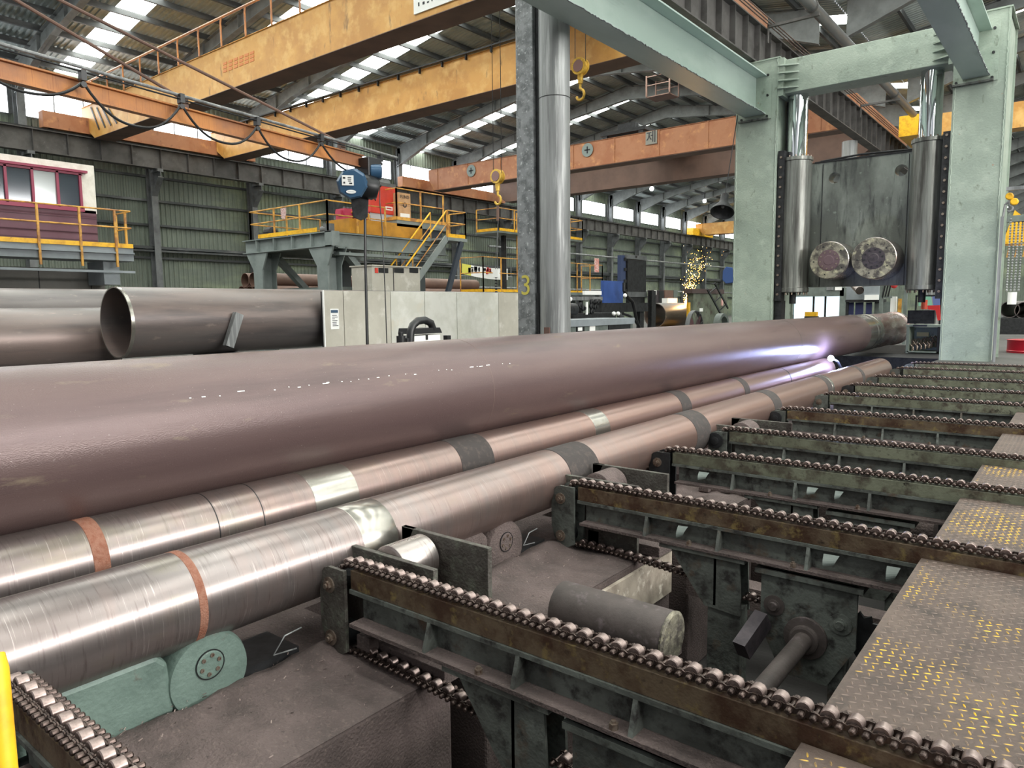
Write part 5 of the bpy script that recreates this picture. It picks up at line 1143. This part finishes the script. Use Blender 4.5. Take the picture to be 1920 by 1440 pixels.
# worker at the grinding point (partly hidden)
slabX('white_cloth_bag', m_white, 1252, 559, 1270, 569, -15.6, .3, 'white bag by the grinding point on the pipe', 'bag')
t = thing('workshop_cabinets', 'row of brown and grey cabinets behind the ground pipe', 'cabinet', at(1240, 560, X=-18))
for x0, x1, m_ in ((1222, 1245, m_hub), (1245, 1262, m_brown), (1262, 1270, m_mach)): slabX('cabinet_body', m_, x0+2, 544, x1, 580, -18, .3, parent=t, fl=True)
slabX('white_notice', m_white, 1227, 544, 1231, 553, -17.98, .03, parent=t); slabX('dark_gap', m_blk, 1236, 546, 1244, 568, -17.98, .03, parent=t)
t = thing('yellow_trestle', 'weathered yellow trestle frame under the ground pipe', 'trestle', at(1265, 600, X=-14.2))
a, b = at(1236, 587, X=-14.4), at(1292, 587, X=-14.4)
g = MB(); g.box(-15.6, -14.3, a.y, b.y, .48, .56); g.build('top_rail', m_yelrust, t)
for k in range(4):
    y = a.y+(b.y-a.y)*k/3; g = MB(); g.box(-14.45, -14.35, y-.05, y+.05, 0, .48); g.box(-15.5, -15.4, y-.05, y+.05, 0, .48); g.build('leg', m_yelrust, t)
# green tank with top skid and ladder
t = thing('green_tank', 'drab green tank with brown top and sloping ladder by the left press column', 'tank', at(1330, 600, X=-13.5))
XT = -13.4
slabX('tank_body', m_tank, 1300, 549, 1362, 640, XT, .3, parent=t, fl=True); slabX('top_plate', M('brown_top', '#4c3b38', .7), 1298, 541, 1358, 551, XT+.05, .4, parent=t)
g = MB(); a, b = at(1326, 542, X=XT+.25), at(1352, 590, X=XT+.25); a2, b2 = at(1340, 531, X=XT+.25), at(1365, 578, X=XT+.25)
g.bar(a, b, .05, .08); g.bar(a2, b2, .05, .08)
for u in (.15, .5, .85): g.bar(a.lerp(b, u), a2.lerp(b2, u), .04, .04)
g.build('ladder', m_dark, t)
q0_, q1_ = at(1312, 578, X=XT+.03), at(1318, 584, X=XT+.03); g = MB(); g.box(XT, XT+.03, q0_.y, q1_.y, q1_.z, q0_.z); g.build('small_label', m_white, t)
slabX('level_gauge', M('pink_gauge', '#d6a8a0', .6), 1353, 560, 1356, 573, XT+.03, .04, parent=t)
slabX('post', m_yel, 1291, 567, 1294, 605, -13.0, .08, fl=True, label='slim yellow post at the left corner of the green tank', cat='post')
# fans / reels
def reel(px, py, r, X, label, hub):
    q = at(px, py, X=X); t = thing('floor_fan', label, 'fan', q-Vector((0, 0, r)))
    g = MB(); g.cyl(q-Vector((.08, 0, 0)), q+Vector((.08, 0, 0)), r, 40, ri=r-.035)
    g.build('rim', m_grey, t, smooth=True)
    g = MB()
    for k in range(16): a = 2*math.pi*k/16; g.tube([q+Vector((.08, 0, 0)), q+Vector((.09, r*.98*math.cos(a), r*.98*math.sin(a)))], .006, 5)
    g.cyl(q+Vector((.085, 0, 0)), q+Vector((.095, 0, 0)), r*.5, 24, ri=r*.49); g.build('guard', m_grey, t)
    for k in range(3):
        a = 2*math.pi*k/3+.5; c_ = q+Vector((0, r*.5*math.cos(a), r*.5*math.sin(a))); ta = Vector((0, -math.sin(a), math.cos(a))); ra = Vector((0, math.cos(a), math.sin(a)))
        g = MB(); v = []
        for s_, w_ in ((-.42, .08), (-.1, .3), (.25, .34), (.42, .2)):
            v += [c_+ra*s_*r-ta*w_*r+Vector((-.03, 0, 0)), c_+ra*s_*r+ta*w_*r+Vector((.05, 0, 0))]
        fs = [(0, 2, 3, 1), (2, 4, 5, 3), (4, 6, 7, 5)]; n0 = len(v); v2 = [p+Vector((.012, 0, 0)) for p in v]; g.add(v+v2, fs+[tuple(i+n0 for i in f_[::-1]) for f_ in fs]); g.build('blade', hub, t)
    g = MB(); g.cyl(q-Vector((.1, 0, 0)), q+Vector((.09, 0, 0)), r*.16, 16); g.build('hub', m_dark, t)
    g = MB(); g.box(q.x-.1, q.x+.1, q.y-.04, q.y+.04, 0, q.z-r); g.box(q.x-.25, q.x+.25, q.y-.3, q.y+.3, 0, .04); g.build('foot', m_grey, t)
reel(1302, 614, .62, -11.2, 'large round floor fan with maroon blades left of the green press', M('maroon_blade', '#6b3f45', .5))
q = at(1352, 612, X=-11.0)
tag(MB().cyl(q-Vector((.12, 0, 0)), q+Vector((.12, 0, 0)), .5, 36, ri=.38).build('hose_reel', m_mach, smooth=True), 'round grey-green reel ring beside the left press column', 'reel')
q2 = at(1352, 612, X=-11.0); tag(MB().box(q2.x-.15, q2.x+.15, q2.y-.25, q2.y+.25, 0, q2.z-.49).build('reel_stand', m_dark), 'dark stand under the grey-green reel ring beside the left press column', 'stand')
p_ = at(1717, 555, Y=28.62); p2 = at(1766, 554, Y=28.62)
g = MB(); g.box(p_.x, p2.x, 28.57, 28.62, p_.z-.03, p_.z+.03); g.box(p_.x, p_.x+.05, 28.57, 28.62, 0, p_.z); g.box(p2.x-.05, p2.x, 28.57, 28.62, 0, p_.z); tag(g.build('hanging_rail', m_dark), 'dark rail carrying the green and blue sheets behind the workbench', 'rail')
# bell lamp
q = at(1354, 398, Y=22.2)
t = thing('high_bay_lamp', 'large dark bell-shaped lamp hanging left of the green press', 'lamp', q)
g = MB(); g.lathe(q, (-.08, .5, .86), [(.36, .02), (.3, .13), (.1, .29), (0, .345), (0, .37), (.1, .33), (.32, .17), (.45, .13), (.66, .12), (.68, .03)], 36); g.build('shade', m_dark, t, smooth=True)
g = MB(); g.sphere(q+Vector((-.02, .12, .2)), .07, 8); g.build('bulb', m_galv2, t)
g = MB(); g.tube([q+Vector((-.05, .33, .56)), (q.x+.3, q.y+.33, 7.44)], .015, 6); g.build('stem', m_dark, t)
# lit lamps under the far roof
for k, (x, y, lab_) in enumerate(((1222, 354, 'glowing ceiling lamp nearest the round column'), (1352, 335, 'glowing ceiling lamp just left of the press, higher'), (1321, 377, 'glowing ceiling lamp left of the bell lamp'))):
    q = at(x, y, Y=(62, 74, 78)[k]); t = thing('ceiling_lamp', lab_, 'lamp', q); g = MB(); g.sphere(q, .2, 8); g.build('lamp_glow', m_lamp, t, smooth=True)
    g = MB(); g.cyl(q+Vector((0, 0, .3)), (q.x, q.y, roofz(q.x)-.2), .04, 6); g.build('stem', m_dark, t)
# flat blue jacket shape, standing in for a half-hidden worker
g = MB(); v = [at(x, y, Y=22.99) for x, y in ((1355, 508), (1361, 500), (1374, 502), (1375, 530), (1361, 532), (1354, 525))]
g.add(v+[p+Vector((0, .15, 0)) for p in v], [tuple(range(6)), tuple(range(11, 5, -1))]+[(i, i+6, (i+1) % 6+6, (i+1) % 6) for i in range(6)]); tag(g.build('blue_worker_jacket', m_bluecloth, bevel=.02), 'dark blue jacket shape standing in for a half-hidden worker at the left edge of the left press column', 'jacket')
# railed platforms behind the round column
t = thing('access_tower', 'tall access tower with two yellow railed platforms behind the round column', 'access tower', (-25, 34, 0))
a, b = at(935, 432, X=-24), at(1092, 436, X=-24)
g = MB(); g.box(-25.6, -24, a.y, b.y, a.z-.1, a.z); g.build('upper_deck', m_mach, t)
railing(t, [(-25.5, a.y), (-24.0, a.y), (-24.0, b.y), (-25.5, b.y)], a.z, 1.15, 1.3)
for yy in (a.y+1.5, b.y-1.2): g = MB(); g.box(-25, -24.8, yy-.1, yy+.1, 0, a.z); g.build('mast', m_dark, t)
g = MB(); y = a.y+2.3
for zz in range(6): g.box(-24.4, -24.3, y-.3, y+.3, a.z-1-zz*.5, a.z-.95-zz*.5)
for s_ in (-.3, .3): g.box(-24.4, -24.34, y+s_-.03, y+s_+.03, .3, a.z+1.1)
g.build('ladder', m_yelrust, t)
c1, c2 = at(905, 547, X=-24), at(1128, 548, X=-24)
g = MB(); g.box(-25.6, -23.9, c1.y, c2.y, c1.z-.15, c1.z); g.build('lower_deck', m_mach, t)
railing(t, [(-25.5, c1.y), (-23.95, c1.y), (-23.95, c2.y), (-25.5, c2.y)], c1.z, 1.75, 1.5)
q = at(1119, 495, X=-23.9); g = MB(); g.box(-23.92, -23.9, q.y-.25, q.y+.25, q.z-.5, q.z+.35); g.build('warning_tag', M('red_white_tag', '#d4897f', .8, 0, [('#ecdcd6', 9, U, .5, .6)]), t)
for y in (c1.y+1, c2.y-1): g = MB(); g.box(-25, -24.8, y-.1, y+.1, 0, c1.z-.15); g.build('mast', m_dark, t)
# banner on the wall side
t = thing('banner', 'sagging white banner with yellow end and dark letters near the green wall', 'banner', at(900, 510, X=-37))
XBn = -30.5; v = []; nB = 20
for i in range(nB+1):
    u = i/nB; x = 866+u*86; yt = 494+10*u-0*u; yb = 513+12*u+3*math.sin(math.pi*u); v += [at(x, yt+2*math.sin(math.pi*u), X=XBn), at(x, yb, X=XBn)]
g = MB(); g.mi = []
g.cur = 0
for i in range(nB): g.cur = 1 if i < 4 else 0; k_ = len(g.v); g.add([v[2*i], v[2*i+2], v[2*i+3], v[2*i+1]], [(0, 1, 2, 3)])
g.build('cloth', m_white, t, mats=[M('banner_yellow', '#d3cf5a', .8)])
random.seed(5); g = MB(); g.cur = 0
for i, x in enumerate((880, 886, 892, 898, 908, 914, 920)):
    g.cur = 1 if i >= 5 else 0
    for j in range(4): q = at(x+random.uniform(-1, 1.5), 504+(x-880)*.1+random.uniform(-3, 4), X=XBn+.02); w_ = random.uniform(.06, .25); h_ = .05 if j % 2 else random.uniform(.1, .3); g.box(XBn+.01, XBn+.025, q.y-w_/2, q.y+w_/2, q.z-h_/2, q.z+h_/2)
g.build('lettering', m_ink, t, mats=[m_redink])
g = MB(); p_ = at(862, 490, X=XBn-.02); g.tube([p_, (p_.x, p_.y, 0)], .03, 6); p_ = at(958, 500, X=XBn-.02); g.tube([p_, (p_.x, p_.y, 0)], .03, 6); g.tube([at(850, 517, X=XBn-.05), at(960, 519, X=XBn-.05)], .03, 6); g.build('support_line', m_galv2, t)
# thin pipes on the far wall
for k, (y0, y1) in enumerate(((466, 493), (592-24, 590))):
    pass
tag(MB().tube([(-39.0, 46, 6.6), (-39.0, 110, 6.6)], .09, 8).build('wall_pipe', m_galv2), 'thin silver pipe along the far green wall, upper', 'pipe')
tag(MB().tube([(-38.9, 35, 3.2), (-38.9, 110, 3.2)], .09, 8).build('wall_pipe', m_galv2), 'thin silver pipe along the far green wall, lower', 'pipe')
# ================================================================== RIGHT EDGE
YR = 27.5
t = thing('steel_drum', 'red steel drum on an orange base at the right edge', 'drum', at(1905, 660, Y=YR))
a, b = at(1887, 637, Y=YR), at(1887, 668, Y=YR); cx = a.x+.7
g = MB(); g.lathe((cx, YR+.3, b.z), (0, 0, 1), [(0, .7), (.02, .72), (.3*(a.z-b.z), .7), (.34*(a.z-b.z), .72), (.38*(a.z-b.z), .7), (a.z-b.z-.03, .7), (a.z-b.z, .72), (a.z-b.z, 0)], 36); g.build('drum_body', m_drum, t, smooth=True)
g = MB(); g.box(cx-.75, cx+.9, YR-.6, YR+1.2, -.42, b.z); g.build('base', m_drumo, t)
for k, (px, py) in enumerate(((1893, 580), (1921, 582))):
    q = at(px, py, Y=44); g = MB(); g.cyl((q.x, 44, q.z), (q.x, 56, q.z), .42, 36, ri=.39); tag(g.build('steel_pipe', m_dpipe, smooth=True), ['open pale pipe stacked beyond the right press column', 'open pale pipe at the right edge, beside another'][k], 'pipe')
q = at(1900, 612, Y=43); g = MB(); g.box(q.x-1, q.x+3, 43, 56, -.1, at(1893, 580, Y=44).z-.42); tag(g.build('pipe_rack', m_dark), 'dark rack under the pipes beyond the right press column', 'rack')
g = MB(); g.box(-1.93, -1.86, 22.9, 23.0, 0, 3.8); g.tube([(-1.88, 22.95, 3.8), (-1.85, 22.95, 4.1), (-1.7, 22.9, 4.25)], .03, 8); tag(g.build('conduit', m_galv2), 'grey conduit up the right side of the right press column', 'conduit')
t = thing('chain_hoist', 'yellow chain block hoist beside the right press column', 'hoist', at(1895, 375, Y=22.5))
for (x, y) in ((1893, 368), (1902, 378)): q = at(x, y, Y=22.5); g = MB(); g.lathe(q-Vector((0, .06, 0)), (0, 1, 0), [(0, .07), (.02, .09), (.12, .09), (.14, .07)], 14); g.build('sheave', m_yel, t)
g = MB(); q = at(1893, 384, Y=22.5); pts = [q+Vector((0, 0, .12)), q+Vector((0, 0, 0))]+[q+Vector((.07*math.cos(R(80-i*30)), 0, -.09+.07*math.sin(R(80-i*30)))) for i in range(8)]; g.tube(pts, .02, 6); g.build('hook', m_galv2, t)
g = MB(); a = at(1888, 357, Y=22.5); g.box(a.x, a.x+1.6, 22.3, 22.4, a.z-.03, a.z+.06); g.build('arm', m_galv2, t)
q = at(1905, 440, Y=40)
t = thing('yellow_jib_frame', 'yellow lattice frame far behind at the right edge', 'frame', q)
g = MB(); g.prism([(q.x-.5, q.z-.4), (q.x-.1, q.z+1.1), (q.x+.8, q.z+.2), (q.x+1.0, q.z-.3)], 'y', 40, 40.2); g.build('plate', m_yel, t)
g = MB()
for k in range(4): g.bar((q.x-.6+k*.3, 40.1, q.z-1), (q.x-.5+k*.3, 40.1, q.z-.3), .05, .05)
g.bar((q.x-.7, 40.1, q.z-.4), (q.x+1.3, 40.1, q.z-.5), .08, .1); g.build('lattice', m_yelrust, t)
g = MB(); a = at(1885, 405, Y=36); g.box(a.x, a.x+8, 36, 36.25, a.z-.25, a.z); tag(g.build('steel_beam', m_mach), 'grey-green beam crossing behind the right press column', 'beam')
q = at(1900, 520, Y=36); t = thing('hanging_chains', 'bundle of pale chains hanging at the right edge', 'chains', q)
for k in range(4):
    g = MB(); x = q.x-.2+k*.13; z = at(1885, 412, Y=36).z
    while z > q.z-.6: g.lathe((x, 36+.05*k, z-.05), (0, 0, 1), [(0, .02), (.05, .045), (.1, .02)], 6); z -= .11
    g.build('chain', m_galv2, t)
g = MB(); g.cyl((q.x, 36, q.z-1.1), (q.x, 36, q.z-.6), .16, 14); g.build('white_weight', m_white, t)
bpy.context.view_layer.update()
